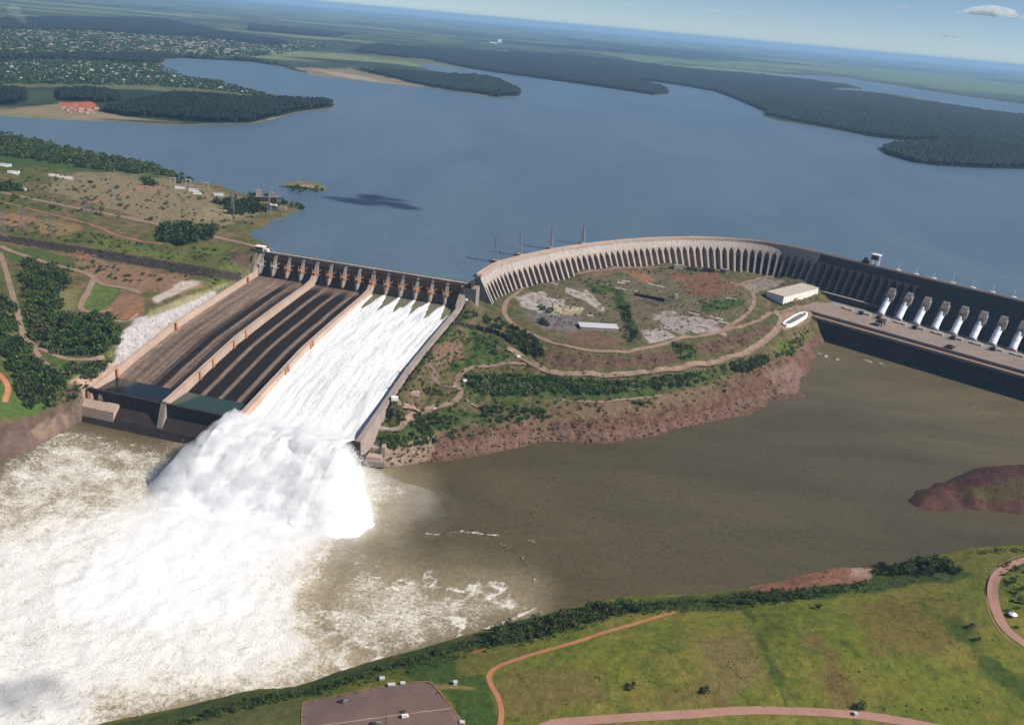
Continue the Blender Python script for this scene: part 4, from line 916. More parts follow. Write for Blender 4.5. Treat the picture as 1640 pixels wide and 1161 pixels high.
m_ = MB(); m_.hexa([hp(44, -2.5, 43), hp(54, -2.5, 43), hp(54, -.05, 43), hp(44, -.05, 43)], [hp(44, -2.5, 54), hp(54, -2.5, 54), hp(54, -.05, 54), hp(44, -.05, 54)]); add(m_, 'door', M['rust'], hall)
for t_ in np.arange(8, BL-5, 10.5):
    if 40 < t_ < 58: continue
    m_ = MB(); m_.hexa([hp(t_, -.5, 44), hp(t_+1, -.5, 44), hp(t_+1, -.02, 44), hp(t_, -.02, 44)], [hp(t_, -.5, 62.9), hp(t_+1, -.5, 62.9), hp(t_+1, -.02, 62.9), hp(t_, -.02, 62.9)]); add(m_, 'pilaster', M['white'], hall)
# upstream gallery wall running from the hall along the sunken yard
m_ = MB(); g0 = mdinv(*hp(BL, BW*.5, 0)[:2]); PF(m_, g0[0]+6, g0[0]+165, [(g0[1]-18, 28), (g0[1]-18, 52), (g0[1]-26, 52), (g0[1]-26, 28)])
gal = empty('gallery', md(g0[0]+6, g0[1]-20, 40), label='long dark gallery block running from the box building along the yard', cat='building'); add(m_, 'wall', M['concrete_d'], gal)
m_ = MB(); PF(m_, g0[0]+5.5, g0[0]+165.5, [(g0[1]-17.5, 52.05), (g0[1]-17.5, 53), (g0[1]-26.5, 53), (g0[1]-26.5, 52.05)]); add(m_, 'roof', M['concrete_g'], gal)
# gantry cranes on the powerhouse river road
for px, py, lb_ in ((1409, 521, 'dark gantry crane on the powerhouse river road, the one nearer the hall'), (1521, 557, 'low dark gantry crane on the powerhouse river road, the farther along')):
    s_, d_ = mdinv(*at(px, py, 43)[:2]); g = empty('gantry_crane', md(s_, d_, 37.3), math.atan2(dv[1], dv[0]), label=lb_, cat='crane'); hh = 12 if px < 1500 else 6
    for a in (-6, 6):
        for b in (-8, 8): MB().box((a, b, 0), 1.6, 1.6, hh).build('leg', M['dark'], g)
    MB().box((0, 0, hh+.02), 14, 18, 3).build('bridge', M['dark'], g); MB().box((1, -2, hh+3.05), 7, 6, 3.2).build('cabin', M['steel_d'], g)
# intake crane on the crest of the main dam
s_, d_ = mdinv(*at(1404, 424, 123)[:2]); g = empty('intake_crane', md(s_, -1, 123), math.atan2(dv[1], dv[0]), label='tall boxy white-topped intake crane on the crest of the main dam', cat='crane')
for a in (-7, 7):
    for b in (-5, 5): MB().box((a, b, 0), 1.5, 1.5, 12).build('leg', M['steel_w'], g)
MB().box((0, 0, 12.02), 17, 13, 10).build('machine_house', M['steel_g'], g); MB().box((0, 0, 22.04), 18, 14, 2).build('roof', M['white'], g); MB().box((0, -6.6, 14), 11, .2, 6).build('window', M['glass'], g)
MB().bar((8, 0, 24), (8, 0, 33), .25).build('mast', M['steel_g'], g)
g = empty('trash_rack_machine', md(s_-20, -1, 123), math.atan2(dv[1], dv[0]), label='dark squat machine on the dam crest just left of the intake crane', cat='machine')
MB().box((0, 0, 0), 12, 9, 7).build('body', M['dark'], g); MB().box((-1, 0, 7.02), 6, 6, 5).build('cabin', M['steel_d'], g); MB().bar((-9, 0, 2), (2, 0, 13), .7).build('jib', M['dark'], g)
# lamp masts along the crest
lamps = [(1442, 432), (1470, 439), (1497, 446), (1525, 454), (1554, 463), (1585, 471), (1617, 480)]
lsrc = None
for i, (px, py) in enumerate(lamps):
    s_, d_ = mdinv(*at(px, py, 123)[:2]); loc = md(s_, -6, 123.2)
    lab = f'{ordn[i]} pale intake mast from the left along the crest of the main dam'
    if lsrc is None:
        lsrc = empty('intake_mast', loc, math.atan2(dv[1], dv[0]), label=lab, cat='mast', group='masts along the main dam crest')
        MB().bar((0, 0, 0), (0, 0, 15), .55, .4, 6).build('pole', M['steel_w'], lsrc); MB().box((0, 0, 0), 9, 6, 1.6).build('base', M['white'], lsrc); MB().bar((-1.6, 0, 15), (1.6, 0, 15), .45).build('lamp_bar', M['steel_w'], lsrc)
    else: copy_thing(lsrc, loc, math.atan2(dv[1], dv[0]), label=lab, cat='mast', group='masts along the main dam crest')
# platforms and line towers on the upstream side of the wing dam
def lattice(name, H, W0, loc, rz, r=.28, arms=(.62, .76, .9), aw=9, **kw):
    t_ = empty(name, loc, rz, **kw)
    mb = MB(); lv = [0, .16, .3, .43, .55, .66, .76, .85, .93, 1.0]
    def cor(k, f): w_ = (W0*(1-f)+W0*.12*f)/2 if f < .6 else (W0*.4+W0*.12*.6)/2*(1-(f-.6)/.4*.75); a, b = ((-1, -1), (1, -1), (1, 1), (-1, 1))[k]; return (a*w_, b*w_, f*H)
    for f0, f1 in zip(lv[:-1], lv[1:]):
        for k in range(4):
            mb.bar(cor(k, f0), cor(k, f1), r, n_=3)
            mb.bar(cor(k, f0), cor((k+1) % 4, f1), r*.6, n_=3); mb.bar(cor(k, f1), cor((k+1) % 4, f1), r*.6, n_=3)
    mb.build('mast', M['steel_g'], t_)
    for a in arms:
        mb = MB()
        for s_ in (-1, 1): mb.bar((0, 0, H*a+1), (s_*aw, 0, H*a), r, n_=3); mb.bar((0, 0, H*a-1.5), (s_*aw, 0, H*a), r*.7, n_=3)
        mb.build('crossarm', M['steel_g'], t_)
    return t_
for i, (px, py, tx, ty) in enumerate([(803, 419, 812, 410), (838, 408, 844, 396), (884, 396, 889, 384), (932, 388, 935, 378)]):
    p = np.array(at(px, py, 122)[:2]); j = np.argmin(np.linalg.norm(cr-p, axis=1)); s_ = cl[j]; t_, n_ = crest_n(s_)
    m_ = MB(); m_.hexa([cpt(s_-5, -3.8, 100), cpt(s_+5, -3.8, 100), cpt(s_+5, -24, 100), cpt(s_-5, -24, 100)], [cpt(s_-5, -3.8, 122), cpt(s_+5, -3.8, 122), cpt(s_+5, -24, 122), cpt(s_-5, -24, 122)])
    o = m_.build('platform', M['concrete']); tag(o, label=f'concrete platform jutting into the lake behind the wing dam, {ordn[i]} from the left', cat='platform', group='platforms behind the wing dam')
    lattice('line_tower', 46, 8, cpt(s_, -18, 122), math.atan2(t_[1], t_[0])+.6, r=.5, aw=8, label=f'thin steel lattice tower on the {ordn[i]} platform behind the wing dam', cat='pylon', group='lattice towers on the platforms')
# ============================================================ SPRAY at the foot of the running chute
def quads(cen, size, rngs=rng, flat=0):
    n_ = len(cen); a = rngs.normal(size=(n_, 3)); a /= np.linalg.norm(a, axis=1)[:, None]
    b_ = rngs.normal(size=(n_, 3)); b_ = np.cross(a, b_); b_ /= np.linalg.norm(b_, axis=1)[:, None]
    s_ = np.asarray(size).reshape(-1, 1)*np.ones((n_, 1))*.5
    V = np.stack([cen-a*s_-b_*s_*.7, cen+a*s_-b_*s_*.7, cen+a*s_+b_*s_*.7, cen-a*s_+b_*s_*.7], 1)
    return V.reshape(-1, 3), np.arange(n_*4).reshape(-1, 4)
def ico(sub=3):
    bm = bpy.data.meshes.new('tmp'); import bmesh
    b_ = bmesh.new(); bmesh.ops.create_icosphere(b_, subdivisions=sub, radius=1); v_ = np.array([v.co[:] for v in b_.verts]); f_ = np.array([[l.index for l in f.verts] for f in b_.faces]); b_.free(); bpy.data.meshes.remove(bm); return v_, f_
IV, IF = ico(4); IV3, IF3 = ico(3)
def n3(P, s_, seed):  # cheap 3D-ish noise
    return (fbm(P[:, 0]+P[:, 2]*.7, P[:, 1]-P[:, 2]*.5, s_, 4, seed)+fbm(P[:, 1]+P[:, 2]*.9, P[:, 2]*1.1+P[:, 0]*.4, s_, 4, seed+3))/2
X, Y = np.meshgrid(np.arange(-1000, 330, 2.0), np.arange(600, 1340, 2.0), indexing='ij')
su, sv = spinv(X, Y); sd_ = sv-VEND
uL, uR = UL+8*PIT+2, UR-1
def spray_h(su, sd_, X, Y):
    grow = np.clip((sd_+10)/140, 0, 1)
    n1 = fbm(X, Y, 60, 4, 201); 
    lat = sst(-14-36*grow, 4, su-uL+(n1-.5)*26)*sst(-20-62*grow, 10, uR-su+(n1-.5)*30)
    crest_ = 45+.42*sd_-.0042*sd_*sd_; crest_ = np.where(sd_ < 0, 40, crest_)
    fall = 8*sst(330, 120, sd_+(n1-.5)*70)
    prof = np.maximum(crest_, fall)*sst(-8, 4, sd_)
    bil = 1-np.abs(2*fbm(X, Y, 34, 4, 202)-1)*2.2; bil2 = 1-np.abs(2*fbm(X, Y, 13, 3, 203)-1)*2.2
    h = prof*lat**.8
    h = h*sst(345, 200, sd_+(n1-.5)*90)
    return h*(.80+.20*bil+.10*(n1-.5))+(bil2*1.6+bil*1.5)*sst(2, 16, h)
SH0 = spray_h(su, sd_, X, Y); SH = SH0*.80-4.0
kk = (SH > .6)
kq = kk[:-1, :-1] | kk[1:, :-1] | kk[:-1, 1:] | kk[1:, 1:]
V = np.stack([X+(fbm(X, Y, 16, 3, 206)-.5)*10, Y+(fbm(X, Y, 16, 3, 207)-.5)*10, np.where(kk, SH, -3)], -1).reshape(-1, 3); V, F_ = compact(V, grid_faces(X.shape[0], X.shape[1], kq))
core = mesh_np('spray_billows', V, F_, M['foamwhite']); tag(core, label='billowing white spray where the chute throws its water into the river', cat='spray', kind='stuff')
# drops: dense close over the billows, thinning outwards
wgt = np.clip(SH, 0, 40).ravel()+10*(SH.ravel() > .6); prob = wgt/wgt.sum()
idx = rng.choice(len(prob), 170000, p=prob); gx_, gy_ = X.ravel()[idx], Y.ravel()[idx]; hz = SH.ravel()[idx]
k_ = len(idx); P = np.stack([gx_+rng.normal(0, 4.5, k_), gy_+rng.normal(0, 4.5, k_), hz*(.25+.75*rng.random(k_))+rng.exponential(3.2, k_)*np.clip(hz/14, .3, 1)], -1)
# wisps blown off the edges of the jet
k2 = 60000; uu_ = np.where(rng.random(k2) < .45, uL-rng.exponential(17, k2), uR+rng.exponential(14, k2)); dd_ = rng.gamma(2.4, 38, k2)
a_, b_, _ = sp(uu_, VEND+dd_, 0); hh_ = np.maximum(4, 40+.35*dd_-.0036*dd_**2)*rng.random(k2)**.8*np.clip(1-np.where(uu_ < uL, uL-uu_, uu_-uR)/70, .1, 1)
P = np.concatenate([P, np.stack([a_, b_, hh_], -1)])
P = P[P[:, 2] > .2]
QV, QF = quads(P, .28+.75*rng.random(len(P))**2); o = mesh_np('spray_drops', QV, QF, M['spray'], smooth=False); tag(o, label='fine white spray flying off the billows at the foot of the spillway', cat='spray', kind='stuff')
# soft mist around it
def vol_mat(name, dens, col=(1, 1, 1), nz=None, aniso=0.0):
    m = bpy.data.materials.new(name); m.use_nodes = True; n = m.node_tree; n.nodes.clear()
    v_ = n.nodes.new('ShaderNodeVolumePrincipled'); v_.inputs['Color'].default_value = (*col, 1); v_.inputs['Density'].default_value = dens; v_.inputs['Anisotropy'].default_value = aniso
    o_ = n.nodes.new('ShaderNodeOutputMaterial'); n.links.new(v_.outputs[0], o_.inputs['Volume']); return m, n, v_
def hull(name, blobs, mat, sub=(IV3, IF3), rough=.25, seed=2, **k):
    """union-like lump of displaced spheres: (x,y,z,rx,ry,rz)"""
    A1, B1 = [], []; off = 0
    for (x, y, z, a, b, c) in blobs:
        P = sub[0]*np.array((a, b, c)); d = 1+rough*(n3(P+np.array((x, y, z)), max(a, c)*.45, seed)-.5)*2; P = P*d[:, None]+np.array((x, y, z))
        A1.append(P); B1.append(sub[1]+off); off += len(P)
    o = mesh_np(name, np.concatenate(A1), np.concatenate(B1), mat); tag(o, **k); return o
def env_mesh(name, H, mat, thr, **k):
    m1 = H > thr; q = m1[:-1, :-1] & m1[1:, :-1] & m1[:-1, 1:] & m1[1:, 1:]; F_ = grid_faces(X.shape[0], X.shape[1], q); N_ = X.size
    T = np.stack([X, Y, H], -1).reshape(-1, 3); B = T.copy(); B[:, 2] = -.5
    e_ = np.concatenate([F_[:, [0, 1]], F_[:, [1, 2]], F_[:, [2, 3]], F_[:, [3, 0]]]); key = e_[:, 0].astype(np.int64)*N_+e_[:, 1]; rev = e_[:, 1].astype(np.int64)*N_+e_[:, 0]
    bd = e_[~np.isin(key, rev)]; side = np.stack([bd[:, 1], bd[:, 0], bd[:, 0]+N_, bd[:, 1]+N_], -1)
    AF = np.concatenate([F_, F_[:, ::-1]+N_, side]); V, AF = compact(np.concatenate([T, B]), AF); o = mesh_np(name, V, AF, mat); tag(o, **k); return o
def spray_vol(name, dens, scale, lo, hi):
    m, n, v_ = vol_mat(name, dens)
    f = noise(n, scale, 4, .6, dist=.4); lk(n, mth(n, 'MULTIPLY', mr(n, f, lo, hi, 0, 1), dens), v_.inputs['Density']); return m
EH = spray_h(su, sd_, X, Y)
sm_ = EH.copy()
for _ in range(6): sm_[1:-1, 1:-1] = (sm_[:-2, 1:-1]+sm_[2:, 1:-1]+sm_[1:-1, :-2]+sm_[1:-1, 2:]+4*sm_[1:-1, 1:-1])/8
top_ = np.maximum(sm_, EH)*1.04+7*sst(1, 14, sm_)+4*(fbm(X, Y, 20, 3, 209)-.3)*sst(1, 10, sm_)
env_mesh('spray_cloud', top_, spray_vol('spray_air', .08, .055, .36, .62), 1.2, label='soft white cloud of spray rising where the running chute ends', cat='spray', kind='stuff')
far_l = np.minimum(uL-su, 0); lat2 = sst(-110, 10, np.minimum(su-uL, (uR-su)*.55))**1.5; pm = (30*lat2*np.exp(-np.maximum(sd_-40, 0)/120.)*sst(-5, 30, sd_)*sst(360, 180, sd_))*(.55+.9*fbm(X, Y, 45, 4, 210))
env_mesh('mist', pm, spray_vol('mist_air', .020, .022, .34, .70), 1.0, label='thin mist drifting round the foot of the spray and over the river', cat='mist', kind='stuff')
# ============================================================ ROADS, draped
def resample(P, st):
    P = np.asarray(P, float); P = catmull(P, 8); L = np.concatenate([[0], np.cumsum(np.linalg.norm(np.diff(P, axis=0), axis=1))]); t_ = np.linspace(0, L[-1], max(2, int(L[-1]/st)))
    return np.stack([np.interp(t_, L, P[:, 0]), np.interp(t_, L, P[:, 1])], -1)
def road(f, line, wd, mat, name='road', lift=.45, st=3.0, **k):
    W_ = np.array([f.on(a, b)[:2] for a, b in line]); P = resample(W_, st)
    T = np.gradient(P, axis=0); T /= np.linalg.norm(T, axis=1)[:, None]+1e-9; N = np.stack([-T[:, 1], T[:, 0]], -1)
    for _ in range(3): N[1:-1] = (N[:-2]+N[1:-1]+N[2:])/3
    cs = np.linspace(-.5, .5, 5); X = P[:, None, 0]+N[:, None, 0]*cs[None]*wd; Y = P[:, None, 1]+N[:, None, 1]*cs[None]*wd
    zc = f.h(P[:, 0], P[:, 1]); zs = zc.copy()
    for _ in range(6): zs[1:-1] = (zs[:-2]+zs[1:-1]+zs[2:])/3
    H = f.h(X, Y); Z = np.maximum(H, zs[:, None]-.3)+lift
    wv = wd*(1+.10*(fbm(P[:, 0], P[:, 1], 12, 3, 9)-.5))
    o = mesh_np(name, np.stack([X, Y, Z], -1).reshape(-1, 3), grid_faces(len(P), 5), mat); tag(o, kind='structure', **k); return o
R = road
R(hill, [(1055, 428), (1010, 429), (982, 430), (933, 438), (872, 452), (832, 466), (812, 483), (808, 502), (820, 518), (857, 538), (902, 553), (932, 560), (982, 563), (1040, 557), (1090, 542), (1143, 535), (1186, 525), (1216, 515), (1236, 500)], 9, M['track'], 'ring_road')
R(hill, [(1150, 535), (1172, 520), (1195, 505), (1207, 488), (1206, 472), (1195, 460), (1170, 452)], 8, M['track'], 'ring_road')
R(hill, [(1178, 458), (1205, 450), (1228, 444), (1243, 443)], 8, M['track'], 'service_road')
R(hill, [(812, 559), (826, 566), (845, 578), (879, 596), (938, 600), (996, 600), (1055, 594), (1113, 584), (1172, 571), (1216, 553), (1243, 531), (1252, 512), (1244, 500), (1262, 497), (1300, 494)], 13, M['track'], 'lower_road')
R(hill, [(850, 581), (820, 582), (791, 586), (753, 591), (736, 603), (731, 614), (738, 627), (734, 639), (717, 649), (681, 658), (656, 673), (632, 689), (603, 686)], 9, M['track'], 'winding_road')
R(hill, [(729, 621), (709, 618), (696, 608), (694, 594), (686, 581), (700, 578)], 8, M['asphalt'], 'branch_road')
R(hill, [(690, 658), (664, 656), (642, 650), (622, 648)], 9, M['track'], 'branch_road')
R(hill, [(900, 640), (950, 644), (1010, 640), (1060, 634)], 4, M['track'], 'shelf_path')
R(hill, [(800, 672), (780, 660), (755, 648), (745, 640)], 4, M['track'], 'shelf_path')
R(lb, [(-80, 292), (0, 308), (60, 321), (150, 339), (250, 359), (330, 376), (380, 388), (412, 396)], 14, M['track'], 'dam_road')
R(lb, [(-80, 310), (0, 324), (60, 338), (150, 362), (190, 378), (260, 392)], 4, M['dirt'], 'farm_track')
R(lb, [(120, 330), (180, 318), (225, 300)], 5, M['dirt'], 'farm_track')
R(lb, [(0, 394), (50, 414), (100, 428), (140, 440), (165, 456), (200, 462), (225, 470)], 9, M['track'], 'bank_road')
R(lb, [(150, 448), (140, 470), (130, 488), (134, 498), (160, 500), (182, 498)], 9, M['track'], 'loop_road')
R(lb, [(0, 405), (8, 430), (18, 465), (28, 500), (35, 530), (50, 551), (75, 563), (105, 575), (140, 577), (168, 575)], 8, M['track'], 'winding_track')
R(lb, [(52, 553), (62, 570), (80, 588), (110, 598)], 7, M['track'], 'winding_track')
R(lb, [(-20, 590), (0, 602), (13, 622), (8, 645)], 7, M['dirt'], 'winding_track')
R(lb, [(165, 510), (185, 514), (205, 515), (220, 503)], 4, M['concrete'], 'footpath')
R(nb, [(1082, 981), (1060, 986), (1020, 998), (965, 1014), (900, 1035), (840, 1052), (800, 1067), (784, 1080), (786, 1096), (797, 1116), (803, 1140), (800, 1165), (790, 1210)], 4.6, M['dirt'], 'dirt_path', lift=.3)
R(nb, [(780, 1200), (868, 1166), (900, 1158), (1000, 1150), (1100, 1144), (1200, 1138), (1300, 1140), (1400, 1149), (1480, 1162), (1560, 1182), (1640, 1210)], 9.5, M['roadpink'], 'access_road', lift=.3)
R(nb, [(1720, 890), (1665, 892), (1625, 902), (1600, 918), (1590, 940), (1593, 970), (1606, 1000), (1628, 1022), (1665, 1046), (1720, 1075)], 10, M['roadpink'], 'loop_road', lift=.3)
R(nb, [(1720, 882), (1665, 885), (1622, 894), (1592, 912), (1580, 940), (1583, 975), (1598, 1006), (1622, 1031)], 1.6, M['kerb'], 'road_verge', lift=.22)
# parking ground at the near bank
lot = [(483, 1130), (488, 1124), (540, 1115), (580, 1106), (625, 1100), (678, 1093), (692, 1098), (722, 1134), (748, 1168), (760, 1230), (480, 1230)]
def sheet(f, poly, mat, name, lift, st=2.5, wob=0):
    W_ = np.array([f.on(a, b)[:2] for a, b in poly]); x0, y0 = W_.min(0)-st; x1, y1 = W_.max(0)+st
    X, Y = np.meshgrid(np.arange(x0, x1, st), np.arange(y0, y1, st), indexing='ij'); d = sdpoly(X, Y, W_)
    # snap border vertices to the outline
    gx, gy = np.gradient(d, st); near = np.abs(d) < st*.75
    X = np.where(near, X-gx*d, X); Y = np.where(near, Y-gy*d, Y); ins = (d > -st*.75)
    kk = ins[:-1, :-1] & ins[1:, :-1] & ins[:-1, 1:] & ins[1:, 1:]
    V = np.stack([X, Y, f.h(X, Y)+lift], -1).reshape(-1, 3); V, F_ = compact(V, grid_faces(X.shape[0], X.shape[1], kk))
    o = mesh_np(name, V, F_, mat); tag(o, kind='structure'); return o
sheet(nb, lot, M['asphalt'], 'parking_ground', .38)
R(nb, [(483, 1165), (484, 1135), (490, 1124), (540, 1114), (580, 1105), (625, 1099), (680, 1092), (694, 1097), (724, 1134), (748, 1166)], 1.1, M['kerb'], 'parking_verge', lift=.5, st=2)
R(nb, [(505, 1163), (560, 1156), (640, 1145), (722, 1135)], .8, M['concrete_p'], 'painted_line', lift=.55, st=2)
R(nb, [(618, 1146), (619, 1200)], .5, M['dark'], 'expansion_joint', lift=.5, st=2)
# ============================================================ VEGETATION
def sample(poly, n_, seed=0):
    r_ = np.random.default_rng(seed+11); P = np.asarray(poly, float); a, b = P.min(0), P.max(0); out = []
    while len(out) < n_:
        q = r_.uniform(a, b, (n_*3, 2)); q = q[sdpoly(q[:, 0], q[:, 1], poly) > 0]; out += list(q)
    return np.array(out[:n_])
LEAFC = np.array([(.030, .055, .016), (.042, .070, .020), (.060, .085, .024), (.024, .042, .015), (.062, .070, .026)])*1.75
def foliage(name, f, sets, label, per=46, cat='bushes'):
    """sets: (pixel polygon, how many, radius range, tone). One joined mass of leaf clumps."""
    C_, S_, K_ = [], [], []
    for i, (poly, n_, (r0, r1), tone) in enumerate(sets):
        for px, py in sample(poly, n_, i+len(name)):
            if float(vn(np.array(px/8.5), np.array(py/5.0), 17)) < .30 and rng.random() < .85: continue
            p = f.on(px, py); r_ = rng.uniform(r0, r1); k = int(per*(.6+.4*r_/r1))
            d = rng.normal(size=(k, 3)); d /= np.linalg.norm(d, axis=1)[:, None]; d *= (rng.random(k)**.45)[:, None]
            lump = 1+.35*np.sin(d[:, 0]*5+px)*np.cos(d[:, 1]*5+py)
            c = np.array((p[0], p[1], p[2]+r_*.55))+d*np.array((r_, r_, r_*.8))*lump[:, None]; c[:, 2] = np.maximum(c[:, 2], p[2]-.5)
            C_.append(c); S_.append(np.full(k, r_*.42)*(.6+.8*rng.random(k))); t_ = LEAFC[rng.integers(5)]*tone*(.8+.45*rng.random())
            K_.append(t_[None]*(.7+.6*rng.random((k, 1))))
    V, F_ = quads(np.concatenate(C_), np.concatenate(S_)); cols = np.repeat(np.concatenate(K_), 4, 0)
    o = mesh_np(name, V, F_, M['leaf'], smooth=False, cols=cols); tag(o, label=label, cat=cat, kind='stuff'); return o
foliage('hill_bushes', hill, [
 ([(745, 604), (800, 600), (860, 604), (960, 612), (1010, 614), (1010, 628), (950, 634), (870, 632), (790, 636), (748, 620)], 420, (2.5, 5.5), 1.0),
 ([(1040, 608), (1110, 600), (1130, 608), (1080, 628), (1045, 622)], 110, (2.5, 5.5), .95), ([(1170, 592), (1225, 570), (1232, 580), (1190, 600)], 80, (3, 6), .8),
 ([(1240, 575), (1265, 545), (1295, 530), (1300, 540), (1270, 570)], 60, (2, 4.5), 1.1), ([(860, 604), (1000, 613), (1110, 598), (1220, 568), (1210, 580), (1060, 622), (940, 626)], 200, (2, 4), 1.1),
 ([(815, 545), (840, 530), (865, 550), (870, 572), (840, 565)], 90, (3, 5.5), .65), ([(770, 505), (800, 510), (850, 540), (840, 560), (790, 530)], 120, (2.5, 5), .75),
 ([(725, 500), (760, 498), (770, 512), (730, 515)], 50, (2, 3.5), 1.0), ([(705, 528), (760, 532), (815, 560), (800, 575), (760, 560), (710, 545)], 140, (1.5, 3.2), 1.15),
 ([(848, 508), (875, 512), (878, 526), (852, 520)], 22, (3, 5), .6), ([(862, 490), (885, 492), (885, 502), (864, 500)], 16, (2.5, 4), .7), ([(992, 490), (1005, 492), (1022, 545), (1008, 545)], 50, (3, 5), .55),
 ([(990, 530), (1020, 520), (1030, 545), (1000, 550)], 20, (2, 3.5), .7), ([(1075, 552), (1105, 552), (1120, 572), (1085, 576)], 60, (2, 4), .9),
 ([(660, 665), (720, 665), (730, 700), (690, 712), (655, 700)], 90, (2, 4.5), .85), ([(605, 660), (640, 658), (660, 668), (630, 685), (605, 680)], 70, (1.5, 3.2), 1.1),
 ([(610, 700), (650, 697), (690, 710), (640, 722), (605, 715)], 80, (1.5, 3.5), .95), ([(770, 650), (860, 655), (890, 668), (830, 680), (770, 675)], 110, (2, 4.5), .8),
 ([(1015, 645), (1040, 642), (1045, 655), (1020, 658)], 14, (2, 4), 1.0), ([(660, 605), (700, 618), (715, 638), (680, 632)], 30, (1.5, 3.2), .7), ([(700, 570), (730, 560), (740, 585), (715, 600)], 40, (1.2, 2.5), 1.0),
 ([(640, 600), (680, 560), (700, 560), (690, 580), (660, 610)], 50, (1.2, 3), .9), ([(850, 470), (900, 450), (1180, 450), (1200, 500), (1050, 545), (870, 520)], 800, (.7, 2.3), .95), ([(920, 446), (965, 450), (1000, 472), (960, 474)], 70, (1.2, 2.6), .9), ([(1120, 482), (1180, 480), (1170, 495), (1120, 500)], 70, (1.2, 2.6), .9), ([(975, 432), (1110, 430), (1180, 440), (1100, 442), (1000, 438)], 80, (1, 2.4), .7),
 ([(880, 565), (1040, 570), (1200, 535), (1200, 548), (1040, 585), (890, 582)], 90, (.8, 2.2), .9), ([(700, 680), (900, 675), (1100, 640), (1240, 590), (1240, 600), (1100, 655), (900, 690), (700, 705)], 90, (.8, 2.4), .8),
 ([(1245, 487), (1290, 480), (1290, 486), (1262, 495)], 26, (1.2, 2.4), 1.4),
 ([(640, 600), (700, 530), (760, 510), (850, 545), (900, 600), (1100, 598), (1240, 560), (1290, 520), (1290, 560), (1230, 600), (1100, 640), (960, 660), (850, 680), (760, 700), (620, 720), (610, 690)], 1500, (.7, 2.8), 1.15)], 'green bushes growing over the terraced slopes between spillway and powerhouse')
foliage('bank_trees', lb, [
 ([(-80, 210), (0, 214), (60, 228), (150, 247), (230, 262), (286, 284), (250, 282), (150, 272), (60, 258), (0, 250), (-80, 235)], 1150, (5, 10), .85), ([(0, 262), (200, 290), (300, 300), (430, 336), (400, 372), (200, 352), (0, 335)], 260, (1.5, 4), .8), ([(0, 350), (150, 375), (280, 400), (380, 412), (380, 430), (200, 398), (0, 370)], 160, (1.2, 3), .9), ([(100, 600), (160, 590), (130, 640), (80, 660), (60, 650)], 120, (1.2, 3), .8),
 ([(40, 418), (100, 430), (115, 455), (90, 475), (95, 500), (110, 510), (180, 505), (192, 530), (190, 560), (150, 570), (90, 568), (55, 545), (38, 500)], 620, (4, 8), .85),
 ([(0, 470), (22, 490), (28, 540), (60, 570), (100, 610), (90, 650), (40, 655), (20, 600), (0, 560)], 330, (4, 8), .8),
 ([(110, 585), (180, 580), (150, 612), (110, 605)], 60, (3, 6), .9), ([(250, 366), (300, 362), (345, 368), (335, 384), (290, 394), (258, 384)], 130, (6, 11), .55),
 ([(345, 325), (380, 320), (440, 328), (450, 336), (420, 342), (370, 344)], 110, (6, 10), .5), ([(0, 296), (30, 296), (34, 306), (0, 308)], 30, (5, 9), .6),
 ([(228, 285), (250, 292), (246, 304), (232, 300)], 14, (6, 10), .6), ([(256, 278), (290, 280), (310, 290), (290, 296)], 30, (5, 8), .8), ([(470, 325), (490, 333), (485, 338), (460, 334)], 16, (3, 6), .8), ([(392, 307), (420, 318), (460, 322), (458, 329), (410, 322)], 36, (4, 7), .7),
 ([(0, 280), (300, 300), (420, 340), (400, 370), (200, 350), (0, 330)], 70, (2.5, 6), .75), ([(0, 350), (300, 395), (380, 400), (300, 420), (0, 372)], 60, (2, 4), .8),
 ([(100, 412), (380, 445), (330, 460), (180, 450), (130, 430)], 50, (1.5, 4), .8), ([(110, 425), (180, 428), (150, 440), (100, 436)], 20, (2, 4), .9)], 'dark green trees and bushes massed over the left bank beside the spillway', cat='trees')
foliage('near_bank_thicket', nb, [
 ([(260, 1165), (330, 1142), (400, 1118), (480, 1108), (560, 1083), (650, 1056), (720, 1037), (780, 1020), (780, 1030), (700, 1052), (600, 1080), (500, 1112), (480, 1117), (340, 1150), (290, 1166)], 420, (1.0, 2.6), .9),
 ([(780, 1018), (860, 999), (950, 974), (1040, 964), (1040, 978), (950, 995), (880, 1018), (800, 1036), (775, 1036)], 480, (1.3, 3.2), .75),
 ([(1040, 966), (1180, 956), (1230, 946), (1300, 940), (1390, 930), (1390, 940), (1290, 962), (1180, 972), (1050, 978)], 260, (1.0, 2.6), .8),
 ([(1400, 908), (1440, 905), (1500, 890), (1540, 912), (1535, 920), (1440, 924), (1395, 922)], 200, (1.6, 3.4), .45),
 ([(1540, 884), (1640, 878), (1640, 884), (1560, 890)], 30, (1, 2.2), .9), ([(1380, 1130), (1560, 1130), (1560, 1140), (1380, 1138)], 30, (.4, .9), .8), ([(860, 1100), (1600, 1000), (1600, 1130), (900, 1140)], 150, (.4, .9), .8), ([(940, 1082), (965, 1085), (962, 1100), (936, 1098)], 14, (.4, .8), .6), ([(1160, 1040), (1200, 1050), (1190, 1090), (1160, 1080)], 40, (.4, .8), .6), ([(480, 1112), (640, 1062), (780, 1024), (860, 1004), (1000, 968), (1180, 958), (1400, 928), (1530, 916), (1530, 924), (1400, 948), (1180, 976), (1000, 988), (860, 1030), (780, 1044), (640, 1084), (520, 1116)], 1300, (.5, 1.5), 1.05),
 ([(1600, 905), (1640, 895), (1660, 1010), (1630, 1010), (1610, 985), (1600, 940)], 40, (1.2, 2.4), .5)], 'dense thicket of shrubs along the near bank of the river')
foliage('headland_scrub', hd, [([(1560, 788), (1660, 755), (1660, 795)], 24, (.6, 1.2), .6)], 'low scrub on the reddish headland')
